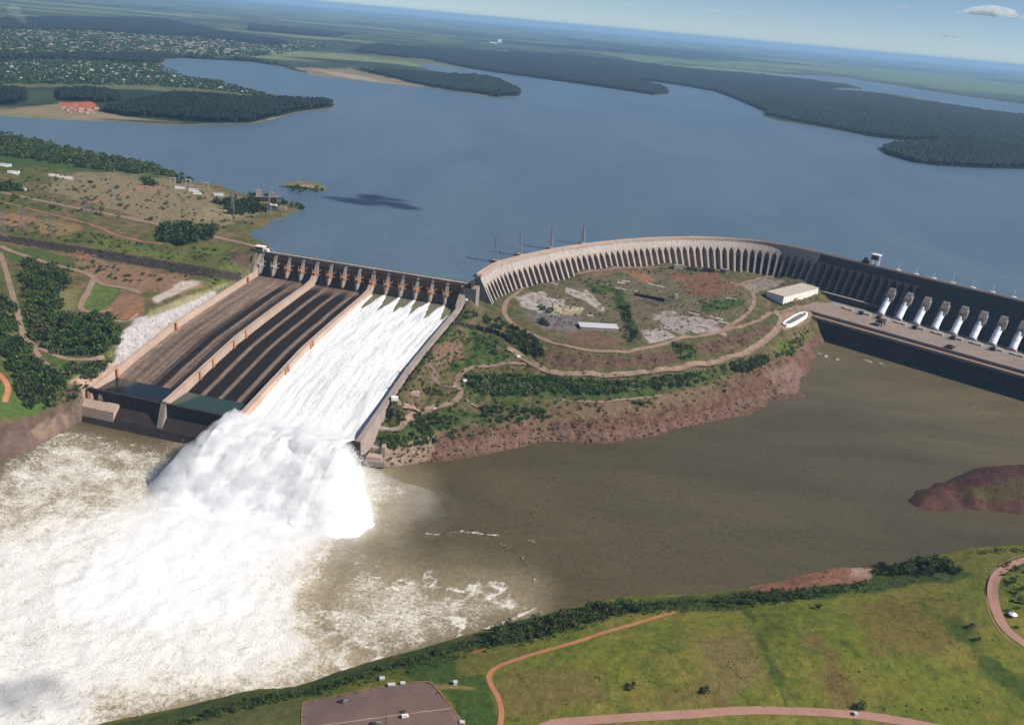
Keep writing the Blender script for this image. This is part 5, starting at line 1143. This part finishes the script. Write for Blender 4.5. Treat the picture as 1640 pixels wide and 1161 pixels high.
foliage('islet_scrub', isl, [([(445, 300), (460, 297), (515, 301), (520, 307), (480, 309)], 46, (2, 4.5), .8)], 'bushes around the islet in the lake')
# single trees along the near bank
def tree_mesh(seed):
    r_ = np.random.default_rng(seed); k = 150
    lobes = r_.normal(size=(7, 3))*np.array((.55, .55, .3)); ci = r_.integers(7, size=k)
    d = r_.normal(size=(k, 3)); d /= np.linalg.norm(d, axis=1)[:, None]; d *= (.25+.28*r_.random(k))[:, None]*1.3
    c = lobes[ci]+d; c[:, 2] = c[:, 2]*.75+1.25
    V, F_ = quads(c, .24+.2*r_.random(k), r_); t_ = LEAFC[r_.integers(5)]*.85
    cols = np.repeat(t_[None]*(.6+.8*r_.random((k, 1))), 4, 0)
    cr_ = mesh_np('crown', V, F_, M['leaf'], smooth=False, cols=cols)
    mb = MB(); mb.bar((0, 0, -.2), (.04, .03, .8), .085, .055, 6); mb.bar((.04, .03, .8), (.35, .1, 1.3), .045, .02, 5); mb.bar((.04, .03, .75), (-.28, .2, 1.25), .045, .02, 5); mb.bar((.04, .03, .8), (0, -.25, 1.35), .04, .02, 5)
    tr_ = mb.build('trunk', M['bark']); return cr_, tr_
protos = []
for i in range(6):
    e = empty('tree', (0, 0, -500)); c, t_ = tree_mesh(100+i); c.parent = e; t_.parent = e; protos.append(e)
used = set()
def plant(f, pts, smin, smax, label, group, name='tree', labels=None):
    xs_ = sorted(q[0] for q in pts); n_ = len(xs_); t1, t2 = xs_[n_//3], xs_[2*n_//3]
    for i, (px, py) in enumerate(pts):
        p = f.on(px, py); k = int(rng.integers(6)); s_ = rng.uniform(smin, smax); rz = rng.uniform(0, 6.28); lb_ = labels[i] if labels else label
        if group: part_ = 'left end' if px < t1 else 'middle' if px < t2 else 'right end'; lb_ = f"{'taller' if s_ > (smin+smax)/2 else 'lower'} {label}, {part_}"; group_ = f'{group}, {part_}'
        else: group_ = None
        kw = dict(label=lb_, cat='tree'); 
        if group: kw['group'] = group_
        sc3 = (s_*rng.uniform(.9, 1.15), s_*rng.uniform(.9, 1.15), s_*rng.uniform(.85, 1.15))
        if k not in used:
            used.add(k); e = protos[k]; e.location = (p[0], p[1], p[2]); e.rotation_euler = (0, 0, rz); e.scale = sc3; tag(e, **kw)
        else: copy_thing(protos[k], (p[0], p[1], p[2]), rz, sc3, **kw)
plant(nb, sample([(782, 1016), (860, 997), (950, 972), (1040, 962), (1038, 976), (950, 993), (880, 1016), (800, 1034)], 78, 3), 2.6, 4.6, 'dark tree in the dense belt along the near river bank', 'trees in the belt along the near river bank')
plant(nb, sample([(300, 1150), (400, 1119), (480, 1108), (560, 1083), (650, 1056), (780, 1022), (780, 1030), (600, 1078), (490, 1114), (340, 1150)], 34, 4), 1.6, 2.8, 'tree on the near bank beside the foaming water', 'small trees beside the foaming water')
plant(nb, sample([(1050, 966), (1230, 950), (1340, 948), (1290, 960), (1180, 970), (1060, 974)], 34, 5), 1.8, 3.2, 'tree at the edge of the grass field above the river', 'small trees at the field edge')
plant(nb, sample([(1402, 908), (1440, 905), (1495, 892), (1535, 912), (1440, 922)], 34, 6), 3.0, 5.0, 'very dark tree in the grove on the bank point', 'dark grove on the bank point')
plant(nb, [(1130, 1108), (1556, 1006), (1566, 1026), (1377, 1136), (1014, 1102), (1310, 975), (1593, 884), (1610, 908), (1622, 932), (1638, 945), (1634, 965), (1628, 915)], 2.6, 3.6, None, None, labels=[
 'lone round dark tree in the middle of the grass field', 'small dark tree on the right of the field, upper of two', 'small dark tree on the right of the field, lower of two', 'low dark bush just above the reddish road', 'small bushy tree left of the lone dark tree',
 'dark tree at the head of the field beside a bare patch', 'small tree on the bank edge near the loop road', 'reddish-shaded tree at the top inside the loop road', 'broad dark tree inside the loop road', 'tree inside the loop road beside the picture edge', 'dark tree above the white round canopy', 'slender tree at the top right inside the loop road'])
plant(nb, [(646, 1141)], 1.2, 1.3, None, None, labels=['tiny dark tree on the parking ground beside the white van'])
plant(lb, sample([(40, 425), (100, 432), (112, 455), (90, 480), (110, 510), (180, 508), (188, 555), (90, 562), (55, 540)], 60, 8), 5.0, 8.0, 'dark tree in the wood on the slope left of the spillway', 'trees of the wood left of the spillway')
# ============================================================ TOWN, farms and small buildings
def house_mesh(w_, d_, h_, rmat, wmat):
    mb = MB(); mb.box((0, 0, 0), w_, d_, h_); k = len(mb.f)
    a, b = w_/2+.5, d_/2+.5; z = h_+.02; t_ = h_+d_*.28
    v_ = [(-a, -b, z), (a, -b, z), (a, b, z), (-a, b, z), (-a, 0, t_), (a, 0, t_)]; i0 = len(mb.v); mb.v += v_
    mb.f += [(i0, i0+1, i0+5, i0+4), (i0+2, i0+3, i0+4, i0+5), (i0+1, i0+2, i0+5), (i0+3, i0, i0+4)]
    me = bpy.data.meshes.new('house'); me.from_pydata(mb.v, [], mb.f); me.materials.append(wmat); me.materials.append(rmat)
    for i in range(k, len(mb.f)): me.polygons[i].material_index = 1
    me.update(); return me
M['wall_h'] = simple('house_wall', (.36, .34, .32), var=.1, bmp=0); M['roof_w'] = simple('roof_pale', (.50, .50, .52), var=.1, bmp=0); M['roof_g'] = simple('roof_grey', (.28, .28, .30), var=.15, bmp=0)
hm = [house_mesh(13, 9, 3.5, M[r_], M['wall_h']) for r_ in ('roof_w', 'roof_g', 'roof_r', 'roof_w', 'roof')]
hn = ['pale-roofed', 'grey-roofed', 'red-roofed', 'pale-roofed', 'beige-roofed']
def on_far(px, py, dz=0): p = at(px, py, ZL+9); return (p[0], p[1], float(hfar(p[:1], p[1:2])[0])-.3+dz)
hp_ = sample([(-60, 104), (0, 104), (120, 101), (240, 108), (300, 122), (350, 134), (420, 150), (300, 139), (150, 133), (0, 133), (-60, 133)], 285, 21)
for px, py in hp_:
    k = int(rng.choice(5, p=[.4, .25, .12, .13, .1])); o = bpy.data.objects.new('house', hm[k]); C.objects.link(o); o.location = on_far(px, py); o.rotation_euler = (0, 0, .3+rng.choice([0, 1.57])+rng.normal(0, .1)); o.scale = (rng.uniform(.6, 1.35),)*2+(1.1,)
    tag(o, label=f'small {hn[k]} house among the trees of the nearer town quarter', cat='house', group=f'{hn[k]} houses of the nearer town quarter')
hr = sample([(95, 170), (140, 168), (158, 174), (158, 181), (110, 182)], 14, 22)
for i, (px, py) in enumerate(hr):
    o = bpy.data.objects.new('house', hm[2]); C.objects.link(o); o.location = on_far(px, py); o.rotation_euler = (0, 0, rng.uniform(0, 3)); o.scale = (rng.uniform(.9, 1.6),)*2+(1.2,)
    tag(o, label='orange-red building in the compound on the wooded peninsula', cat='building', group='red buildings on the peninsula')
A1, B1, off = [], [], 0; cpts = np.concatenate([sample([(-80, 45), (150, 50), (300, 60), (450, 64), (560, 74), (420, 84), (250, 84), (100, 90), (-80, 92)], 1500, 23), sample([(60, 30), (150, 32), (160, 42), (60, 40)], 260, 24), sample([(300, 66), (360, 68), (340, 76), (290, 76)], 120, 25)])
kc = []
for px, py in cpts:
    p = on_far(px, py); w_ = rng.uniform(7, 20); d_ = rng.uniform(7, 13); h_ = rng.uniform(4, 8); q = [(-w_, -d_), (w_, -d_), (w_, d_), (-w_, d_)]; a_ = .3; ca, sa = math.cos(a_), math.sin(a_)
    vv = [(p[0]+ca*x-sa*y, p[1]+sa*x+ca*y, p[2]+z) for z in (0, h_) for x, y in q]; A1 += vv; B1 += [(off+0, off+1, off+5, off+4), (off+1, off+2, off+6, off+5), (off+2, off+3, off+7, off+6), (off+3, off, off+4, off+7), (off+4, off+5, off+6, off+7)]; off += 8
    kc += [[(.42, .38, .36), (.34, .2, .16), (.2, .18, .18), (.45, .45, .46)][int(rng.integers(4))]]*8
o = mesh_np('far_houses', np.array(A1), np.array(B1), M['far'], smooth=False, cols=np.array(kc)); tag(o, label='scattered pale houses of the far town quarter, too small to tell apart', cat='houses', kind='stuff')
# trees of the town
C_, S_, K_ = [], [], []
for poly, n_, r_ in (([(-60, 96), (120, 94), (255, 100), (300, 120), (430, 150), (440, 156), (300, 140), (0, 136), (-60, 136)], 2600, 11), ([(-80, 44), (300, 58), (560, 74), (420, 90), (-80, 96)], 2000, 17), ([(300, 120), (350, 126), (400, 146), (360, 140)], 60, 10)):
    q = sample(poly, n_, 31)
    for px, py in q:
        p = np.array(on_far(px, py)); c = p+rng.normal(size=(5, 3))*np.array((r_*.5, r_*.5, r_*.18))+np.array((0, 0, r_*.45)); C_.append(c); S_.append(np.full(5, r_*.9)); K_.append(np.ones((5, 1))*LEAFC[3]*(.7+.6*rng.random()))
V, F_ = quads(np.concatenate(C_), np.concatenate(S_)); o = mesh_np('town_trees', V, F_, M['leaf'], smooth=False, cols=np.repeat(np.concatenate(K_), 4, 0)); tag(o, label='dark garden trees scattered through the far town', cat='trees', kind='stuff')
def block(name, px, py, f, w_, d_, h_, rz, mat, rmat, label, cat, part2='roof', z=None):
    p = f.on(px, py) if f else np.array(on_far(px, py)); e = empty(name, tuple(p), rz, label=label, cat=cat)
    MB().box((0, 0, -1), w_, d_, h_+1).build('wall', mat, e)
    if rmat: MB().box((0, 0, h_+.02), w_+1, d_+1, .5).build(part2, rmat, e)
    return e
block('factory', 588, 113, None, 90, 45, 14, .2, M['white'], M['roof_r'], 'red and white building on the second peninsula', 'building')
block('silo_block', 800, 69, None, 70, 50, 60, .2, M['white'], M['roof_w'], 'tall white silo block far beyond the lake', 'building'); block('warehouse', 790, 70, None, 130, 60, 22, .2, M['white'], M['roof_w'], 'low white warehouse beside the far silo block', 'building')
ra = rot
for i, (px, py, w_, d_, sh, lab) in enumerate([(991, 453, 24, 12, .0, 'pale slab left of a pair near the middle of the basin'), (1004, 451, 22, 9, .0, 'pale slab right of a pair near the middle of the basin'), (994, 463, 22, 8, -.3, 'pale slab just below the pair in the basin'), (1016, 466, 14, 7, 0, 'small pale slab in the basin centre'), (1052, 458, 40, 9, -.6, 'long pale slab below the reddish soil'),
    (887, 455, 16, 7, -.5, 'small pale slab near the ring road on the left of the basin'), (945, 506, 12, 10, .4, 'small bright slab above the long shed'), (1110, 503, 20, 8, -.5, 'upper small slab in the right cluster'), (1067, 511, 16, 9, 0, 'left small slab of the right cluster'), (1097, 527, 34, 9, -.6, 'bluish narrow slab at the foot of the right cluster'), (1122, 521, 34, 20, -.5, 'broadest slab of the right cluster'),
    (1143, 509, 34, 9, -.6, 'long slab at the upper right of the right cluster'), (1158, 517, 20, 9, -.5, 'rightmost slab of the right cluster'), (1171, 479, 22, 8, -.3, 'pale rubble slab near the right end of the ring road')]):
    p = hill.on(px, py); m_ = MB(); m_.box((0, 0, -1.5), w_, d_, 2.1); o = m_.build('concrete_slab', M['concrete_w'] if i != 9 else M['concrete']); o.location = tuple(p); o.rotation_euler = (0, 0, sh); tag(o, label=lab, cat='slab', group='old concrete slabs in the basin')
e = block('long_shed', 958, 526, hill, 66, 26, 4.5, .12, M['concrete'], M['roof_w'], 'long low shed with pale flat roof on the lower rim of the basin', 'shed')
for px, py, w_, d_, h_, rz, mt, lab in [(1085, 431, 20, 12, 9, .2, 'concrete_g', 'grey ruined block at the foot of the dam, the left one'), (1108, 433, 22, 8, 7, .1, 'concrete_d', 'dark ruined block between two others at the foot of the dam'), (1134, 436, 26, 10, 9, .0, 'concrete_d', 'dark ruined block at the foot of the dam, third from the left'), (1158, 437, 14, 10, 9, -.3, 'concrete_g', 'pale ended ruined block at the foot of the dam, the right one'),
    (1082, 478, 8, 8, 8, .2, 'concrete', 'small grey concrete cube in the middle of the basin'), (1040, 478, 60, 3, 5, -.35, 'concrete_d', 'low dark wall running left from the small cube'), (663, 632, 16, 6, 4, .3, 'concrete_p', 'low pinkish wall block beside the winding road'), (632, 640, 9, 7, 4, .2, 'white', 'small white hut beside the right chute wall'), (613, 688, 26, 7, 1.4, .1, 'concrete_w', 'pale concrete pad at the end of the winding road')]:
    m_ = MB(); m_.box((0, 0, -2), w_, d_, h_+2); p = hill.on(px, py); o = m_.build('ruin_block' if h_ > 4 else 'wall_block', M[mt]); o.location = tuple(p); o.rotation_euler = (0, 0, rz); tag(o, label=lab, cat='hut' if 'hut' in lab else 'block')
# retaining wall between the abutment and the ring road
rwp = [hill.on(a, b) for a, b in ((727, 521), (760, 528), (790, 534), (812, 545))]; e = empty('retaining_wall', tuple(rwp[0]), label='dark retaining wall with ribs below the abutment', cat='wall')
for a, b in zip(rwp[:-1], rwp[1:]):
    n_ = np.array((b[1]-a[1], a[0]-b[0])); n_ = n_/np.linalg.norm(n_)*1.2; m_ = MB(); m_.hexa([(a[0], a[1], a[2]-6), (b[0], b[1], b[2]-6), (b[0]-n_[0], b[1]-n_[1], b[2]-6), (a[0]-n_[0], a[1]-n_[1], a[2]-6)], [(a[0], a[1], a[2]+7), (b[0], b[1], b[2]+7), (b[0]-n_[0], b[1]-n_[1], b[2]+7), (a[0]-n_[0], a[1]-n_[1], a[2]+7)]); add(m_, 'wall_panel', M['concrete_d'], e)
    for t_ in (0, .5): q = a+(b-a)*t_; m_ = MB(); m_.box((q[0]+n_[0]*.4, q[1]+n_[1]*.4, q[2]-4), 1.2, 1.2, 11.5); add(m_, 'rib', M['concrete_g'], e)
# gauging works at the foot of the right chute wall
q = hill.on(598, 716); e = empty('gauging_works', tuple(q), label='stepped pinkish concrete works at the foot of the right chute wall', cat='structure')
for (x, y, z, a, b, c, mt, nm) in ((0, 0, -12, 24, 14, 14, 'concrete', 'upper_block'), (-2, -14, -14, 30, 12, 9, 'concrete_p', 'lower_block'), (14, -4, -12, 5, 12, 17, 'concrete', 'side_pier'), (2, -22, -16, 34, 6, 7, 'concrete_g', 'toe_block'), (-8, 4, 2.1, 8, 6, 3, 'concrete_w', 'cap')):
    MB().box((x, y, z), a, b, c).build(nm, M[mt], e)
# oval skylight enclosure near the powerhouse end
q0, q1 = hill.on(1256, 523), hill.on(1290, 505); cc_ = (q0+q1)/2; L_ = np.linalg.norm((q1-q0)[:2]); an = math.atan2(q1[1]-q0[1], q1[0]-q0[0]); e = empty('oval_enclosure', (cc_[0], cc_[1], max(q0[2], q1[2])+.2), an, label='white-walled rounded enclosure with grey panels near the end of the powerhouse', cat='enclosure')
oo = [((L_/2)*np.sign(math.cos(t))*abs(math.cos(t))**.6, 10*np.sign(math.sin(t))*abs(math.sin(t))**.8) for t in np.linspace(0, 2*math.pi, 25)[:-1]]
m_ = MB()
for a, b in zip(oo, oo[1:]+oo[:1]): m_.hexa([(a[0], a[1], -4), (b[0], b[1], -4), (b[0]*.88, b[1]*.72, -4), (a[0]*.88, a[1]*.72, -4)], [(a[0], a[1], 3.2), (b[0], b[1], 3.2), (b[0]*.88, b[1]*.72, 3.2), (a[0]*.88, a[1]*.72, 3.2)])
m_.build('rim_wall', M['white'], e)
for i in range(5): MB().box((-L_*.32+i*L_*.16, 0, 0), L_*.13, 12.5, 1.6).build('panel', M['steel_g'], e)
# small white structures on the left bank
ob = [(277, 300, 'leftmost'), (302, 303, 'middle'), (330, 308, 'rightmost')]
for px, py, w in ob:
    p = lb.on(px, py); e = empty('portal_frame', tuple(p), .3, label=f'pale concrete portal frame on the left bank, {w} of the three', cat='portal', group='portal frames on the left bank')
    for a in (-5, 5): MB().box((a, 0, -1), 2, 2.5, 21).build('leg', M['concrete'], e)
    MB().box((0, 0, 20.02), 14, 3, 2).build('beam', M['concrete'], e)
for px, py, w_, d_, lab in [(288, 302, 22, 12, 'flat white roof between the left and middle portal frames'), (312, 306, 26, 12, 'flat white roof between the middle and right portal frames'), (316, 311, 18, 8, 'white slab just below the middle flat roof'), (350, 313, 20, 9, 'small white roof to the right of the portal frames'), (8, 266, 26, 12, 'pale roof at the left edge above the fields'), (22, 277, 24, 10, 'pale roof in the fields near the left edge'), (37, 305, 10, 8, 'tiny white hut by the dark bushes at the left')]:
    block('shed', px, py, lb, w_, d_, 3.5, .3, M['white'], M['roof_w'], lab, 'shed')
# intake works on the lake point
e = block('intake_works', 425, 322, lb, 50, 20, 10, .25, M['concrete_d'], M['concrete_g'], 'dark intake works with towers on the point in the lake', 'building')
for x, y, w_, h_, mt in ((-14, 0, 13, 24, 'concrete'), (-24, 3, 8, 15, 'dark'), (2, 0, 9, 16, 'dark'), (15, -2, 11, 20, 'concrete_g'), (28, -4, 12, 12, 'concrete_g')): MB().box((x, y, 10.6), w_, 9, h_-10).build('tower', M[mt], e)
for x in (-20, -8, 6, 20): MB().bar((x, 2, 10), (x, 2, 34), .5, .3, 5).build('mast', M['dark'], e)
p = lb.on(418, 332); e = empty('white_wall', tuple(p), .0, label='long pale low wall in front of the dark intake works', cat='wall')
MB().box((0, 0, -3), 110, 4, 8).build('wall', M['concrete_w'], e); MB().box((24, 1, 5.02), 20, 8, 3).build('raised_end', M['white'], e)
# line towers on the left bank
for i, (px, py, H, lab) in enumerate([(142, 361, 48, 'lattice pylon beside the dam road, in the middle of the left bank'), (82, 378, 40, 'short lattice pylon above the rockfill embankment'), (8, 384, 52, 'tall lattice pylon at the left edge of the bank'), (38, 376, 52, 'lattice pylon second from the left edge'), (180, 322, 55, 'lattice pylon in the upper fields of the left bank'), (373, 344, 46, 'lattice pylon in front of the dark grove, left of a pair'), (431, 343, 44, 'lattice pylon in front of the dark grove, right of a pair'), (456, 312, 44, 'dark lattice pylon on the islet end in the lake')]):
    p = (lb if i < 7 else isl).on(px, py); lattice('pylon', H, 8, tuple(p), .5+i*.2, r=.2, label=lab, cat='pylon', group='pylons of the left bank')
# near bank furniture
def pole(px, py, H, lab, arm=True):
    p = nb.on(px, py); e = empty('utility_pole', tuple(p), .4, label=lab, cat='pole'); MB().bar((0, 0, -.5), (0, 0, H), .22, .15, 6).build('post', M['steel_g'], e)
    if arm: MB().bar((-2.2, 0, H-.6), (2.2, 0, H-.6), .12).build('crossarm', M['steel_g'], e)
pole(992, 1132, 15, 'grey utility pole with crossarm in the field beside the road'); pole(687, 1046, 11, 'thin pole on the bank edge above the white water', False); pole(444, 1116, 9, 'thin pole at the bank edge left of the parking ground', False); pole(1338, 1052, 10, 'utility pole in the middle of the right field'); pole(1135, 1098, 12, 'utility pole beside the lone dark tree')
def car(px, py, f, rz, mat, lab, L_=4.6, W_=1.8, H_=1.5, name='car', cat='car'):
    p = f.on(px, py); e = empty(name, (p[0], p[1], p[2]+.42), rz, label=lab, cat=cat)
    m_ = MB(); pr = [(-L_/2, .35), (L_/2, .35), (L_/2, .85), (L_*.28, .95), (L_*.12, H_), (-L_*.36, H_), (-L_/2, .95)]
    if name != 'car': pr = [(-L_/2, .35), (L_/2, .35), (L_/2, 1.1), (L_*.38, H_), (-L_/2, H_)]
    m_.hexa([(a, -W_/2, b) for a, b in pr], [(a, W_/2, b) for a, b in pr]).build('body', mat, e)
    MB().box((-L_*.12, 0, H_*.62), L_*.5, W_+.04, H_*.26).build('window_band', M['glass'], e)
    for a in (-.31, .31):
        for s_ in (-1, 1): MB().bar((a*L_, s_*(W_/2-.1), .33), (a*L_, s_*(W_/2+.05), .33), .33, n_=10).build('wheel', M['dark'], e)
car(649, 1149, nb, .4, M['car_w'], 'white van standing in the middle of the parking ground', 5.6, 2.2, 2.4, 'van', 'van')
car(546, 1124, nb, 1.0, M['dark'], 'dark car near the upper left edge of the parking ground'); car(553, 1124, nb, .9, M['steel_g'], 'grey car right of the dark one on the parking ground')
car(597, 1160, nb, .2, M['dark'], 'dark car at the lower edge of the parking ground'); car(606, 1159, nb, .3, M['steel_g'], 'grey car at the lower edge of the parking ground')
car(620, 647, hill, .3, M['car_b'], 'blue pickup beside the white hut above the running chute', 7, 2.8, 2.2); car(613, 648, hill, 1.2, M['rust'], 'orange truck beside the right wall of the running chute', 7, 2.8, 2.8, 'truck', 'truck')
car(696, 656, hill, .2, M['car_w'], 'white car on the winding road below the hut'); car(727, 620, hill, 1.2, M['car_w'], 'white car where the branch road leaves the winding road'); car(744, 612, hill, .9, M['car_w'], 'white van at the bend of the winding road', 7, 3, 3, 'van', 'van'); car(830, 573, hill, .7, M['car_w'], 'white van at the junction of the upper and lower roads', 7, 3, 3, 'van', 'van'); car(1060, 592, hill, .2, M['car_w'], 'white car on the lower road below the basin')
def kiosk(px, py, w_, d_, h_, lab, f=nb): return block('kiosk', px, py, f, w_, d_, h_, .15, M['white'], M['roof_w'], lab, 'kiosk')
kiosk(612, 1088, 3.4, 2.6, 1.6, 'small pale hut on the grass above the parking ground'); kiosk(627, 1099, 5, 2.4, 1.8, 'white ticket stand at the top edge of the parking ground, left one'); kiosk(645, 1096, 3, 2.0, 1.6, 'white ticket stand at the top edge of the parking ground, right one'); kiosk(729, 1096, 2.6, 2.2, 2.4, 'small dark hut in the grass right of the parking ground'); kiosk(1370, 1145, 2.2, 2.2, 2.0, 'tiny white hut beside the reddish road'); kiosk(740, 1158, 3, 2, 1.2, 'white sign box at the lower right corner of the parking ground')
p = nb.on(1621, 988); e = empty('round_canopy', tuple(p), 0, label='white round canopy standing inside the loop road', cat='canopy')
MB().bar((0, 0, 0), (0, 0, 3.4), .25, n_=8).build('post', M['steel_g'], e); m_ = MB(); m_.bar((0, 0, 3.2), (0, 0, 5.2), 4.2, .5, 16); m_.build('cover', M['steel_w'], e)
# people on the parking ground
def person(px, py, f, lab, col):
    p = f.on(px, py); e = empty('person', (p[0], p[1], p[2]+.4), rng.uniform(0, 6), label=lab, cat='person'); me = bpy.data.meshes.new('body')
    vs_ = [(0, 0, .95), (0, 0, 1.2), (0, 0, 1.45), (0, 0, 1.56), (0, 0, 1.68), (.1, 0, .9), (.12, .05, .5), (.12, 0, .05), (.13, .12, .03), (-.1, 0, .9), (-.12, -.05, .5), (-.12, 0, .05), (-.13, .12, .03), (.2, 0, 1.42), (.26, .02, 1.15), (.28, .1, .9), (-.2, 0, 1.42), (-.26, .02, 1.15), (-.28, .1, .9)]
    es = [(0, 1), (1, 2), (2, 3), (3, 4), (0, 5), (5, 6), (6, 7), (7, 8), (0, 9), (9, 10), (10, 11), (11, 12), (2, 13), (13, 14), (14, 15), (2, 16), (16, 17), (17, 18)]
    me.from_pydata(vs_, es, []); o = bpy.data.objects.new('body', me); C.objects.link(o); o.parent = e; md_ = o.modifiers.new('skin', 'SKIN'); rad = [.15, .14, .15, .06, .11, .09, .065, .05, .05, .09, .065, .05, .05, .06, .045, .04, .06, .045, .04]
    for i, r_ in enumerate(rad): me.skin_vertices[0].data[i].radius = (r_, r_)
    me.skin_vertices[0].data[0].use_root = True; me.materials.append(col); o.modifiers.new('sub', 'SUBSURF').levels = 1
for px, py, lab, c in [(641, 1146, 'person in orange clothing beside the white van', 'rust'), (640, 1150, 'person in dark clothing walking near the white van', 'dark'), (549, 1127, 'person in dark clothing near the two cars', 'dark'), (728, 1153, 'person in white clothing at the right corner of the parking ground', 'white')]: person(px, py, nb, lab, M[c])
# shore boulders and rubble
def rubble(name, f, poly, n_, r0, r1, col, label, seed):
    A1, B1, K1 = [], [], []; off = 0; bv, bf = ico(1)
    for px, py in sample(poly, n_, seed):
        p = f.on(px, py); r_ = r0+(r1-r0)*rng.random()**3; P = bv*(1+.3*rng.normal(size=(len(bv), 1)))*r_*np.array((1.2, .9, .7))+np.array((p[0], p[1], p[2]+r_*.1)); A1.append(P); B1.append(bf+off); off += len(P); K1.append(np.ones((len(P), 1))*np.array(col)*(.6+.8*rng.random()))
    o = mesh_np(name, np.concatenate(A1), np.concatenate(B1), M['ground'], smooth=False, cols=np.concatenate(K1)); tag(o, label=label, cat='rocks', kind='stuff')
rubble('shore_rocks', hill, [(600, 745), (640, 722), (760, 700), (900, 676), (960, 682), (1069, 668), (1180, 640), (1250, 600), (1270, 610), (1240, 648), (1069, 696), (952, 713), (850, 713), (695, 741)], 1500, .35, 2.3, (.15, .09, .068), 'broken reddish rocks along the foot of the hill shore', 41)
rubble('embankment_rocks', lb, [(-60, 370), (0, 377), (200, 407), (385, 438), (388, 450), (200, 421), (0, 387), (-60, 378)], 1100, .8, 2.6, (.07, .055, .05), 'dark rockfill facing of the long embankment on the left bank', 42)
rubble('bank_rocks', nb, [(1190, 942), (1260, 910), (1330, 906), (1360, 906), (1350, 930), (1260, 938)], 340, .3, 1.3, (.30, .15, .10), 'reddish rocks on the near shore', 43)
rubble('rock_wall_blocks', lb, [(150, 610), (190, 545), (215, 514), (300, 482), (345, 463), (350, 475), (290, 515), (210, 590)], 500, .4, 1.5, (.48, .44, .42), 'broken pale rock on the cutting beside the left chute', 44)
# ============================================================ CLOUDS, SMOKE, HAZE
cm, _, _ = vol_mat('cloud_body', .0013); cm2, _, _ = vol_mat('cloud_thin', .0006)
def cloudset(px, py, dist, wpx, hpx, label, mat, n_, seed, flat=.5):
    r_ = np.random.default_rng(seed); h = at(px, py+0, -1e5); d = Vector((h[0], h[1], -1e5-CAMZ)); 
    x, y = px-CX, py-CY; xr = HC*x-HS*y; yr = HS*x+HC*y; d = np.array((xr, F*CP_-yr*SP_, -F*SP_-yr*CP_)); d = d/np.linalg.norm(d[:2])*dist; s_ = dist/F
    bl = []
    for i in range(n_):
        t_ = r_.uniform(-1, 1); rr_ = (1-abs(t_)**1.5)*hpx*s_*.5*r_.uniform(.6, 1.1)+hpx*s_*.12; bl.append((d[0]+t_*wpx*s_*.5, d[1]+r_.normal()*wpx*s_*.1, CAMZ+d[2]+rr_*.55, rr_*1.5, rr_*1.5, rr_*flat))
    hull('cloud', bl, mat, rough=.45, seed=seed, label=label, cat='cloud')
cloudset(1588, 26, 60000, 88, 19, 'bright white cloud low in the sky at the far right', cm, 16, 1, .6)
for i, (px, py, w_, h_, lab) in enumerate([(1140, 20, 30, 9, 'faint small cloud left of the others above the horizon'), (1180, 24, 44, 9, 'faint small cloud second from the left'), (1325, 38, 84, 7, 'long thin cloud streak above the right part of the lake'), (1450, 14, 24, 8, 'small faint cloud near the top edge'), (1430, 52, 60, 6, 'thin cloud streak close to the horizon'), (1510, 60, 56, 6, 'thin cloud streak below the bright cloud'), (1000, 10, 50, 8, 'faint cloud at the top edge above the far shore'), (1628, 70, 40, 6, 'thin cloud streak at the right edge')]):
    cloudset(px, py, 60000, w_, h_, lab, cm2, 6, 10+i, .4)
# two fair-weather clouds overhead, whose shadows lie on the lake and on the foam
co, _, _ = vol_mat('cloud_cumulus', .034); co2, _, _ = vol_mat('cloud_cumulus_dense', .07)
def overhead(px, py, z, H, blobs, label, seed):
    p = at(px, py, z); t_ = (H-z)/sdir.z; c = Vector(p)+sdir*t_
    hull('cloud', [(c.x+a, c.y+b, c.z+e, r1, r2, r3) for a, b, e, r1, r2, r3 in blobs], co if z < 50 else co2, rough=.5, seed=seed, label=label, cat='cloud')
overhead(606, 322, ZL, 1500, [(-70, -25, 0, 42, 34, 20), (-20, -30, 6, 40, 40, 22), (25, -20, 0, 44, 30, 22), (70, -50, 0, 36, 26, 18), (-10, 35, 8, 34, 34, 22), (40, 30, 0, 20, 20, 14), (-105, -15, 0, 22, 22, 12)], 'small white fair weather cloud above the lake side of the dam', 7)
overhead(62, 1112, 0, 1300, [(-26, 0, 0, 17, 12, 9), (4, 10, 4, 16, 12, 10), (-8, -16, 4, 15, 11, 9), (22, -8, 0, 10, 8, 6)], 'small white fair weather cloud above the foaming river', 8)
sm, _, _ = vol_mat('smoke_body', .0022, (.9, .92, 1)); q = on_far(45, 45)
hull('smoke', [(q[0]-i*38, q[1]+i*30, q[2]+10+i*24, 16+i*9, 16+i*9, 12+i*6) for i in range(6)], sm, rough=.5, seed=9, label='pale smoke rising over the far town at the left', cat='smoke', kind='stuff')
hz_, _, _ = vol_mat('haze_air', 3.0e-5, (.40, .66, .98))
m_ = MB(); m_.hexa([(-88000, -3000, -30), (88000, -3000, -30), (88000, 95000, -30), (-88000, 95000, -30)], [(-88000, -3000, 580), (88000, -3000, 580), (88000, 95000, 580), (-88000, 95000, 580)])
o = m_.build('haze', hz_); tag(o, kind='stuff', label='thin blue haze over the whole landscape', cat='haze')
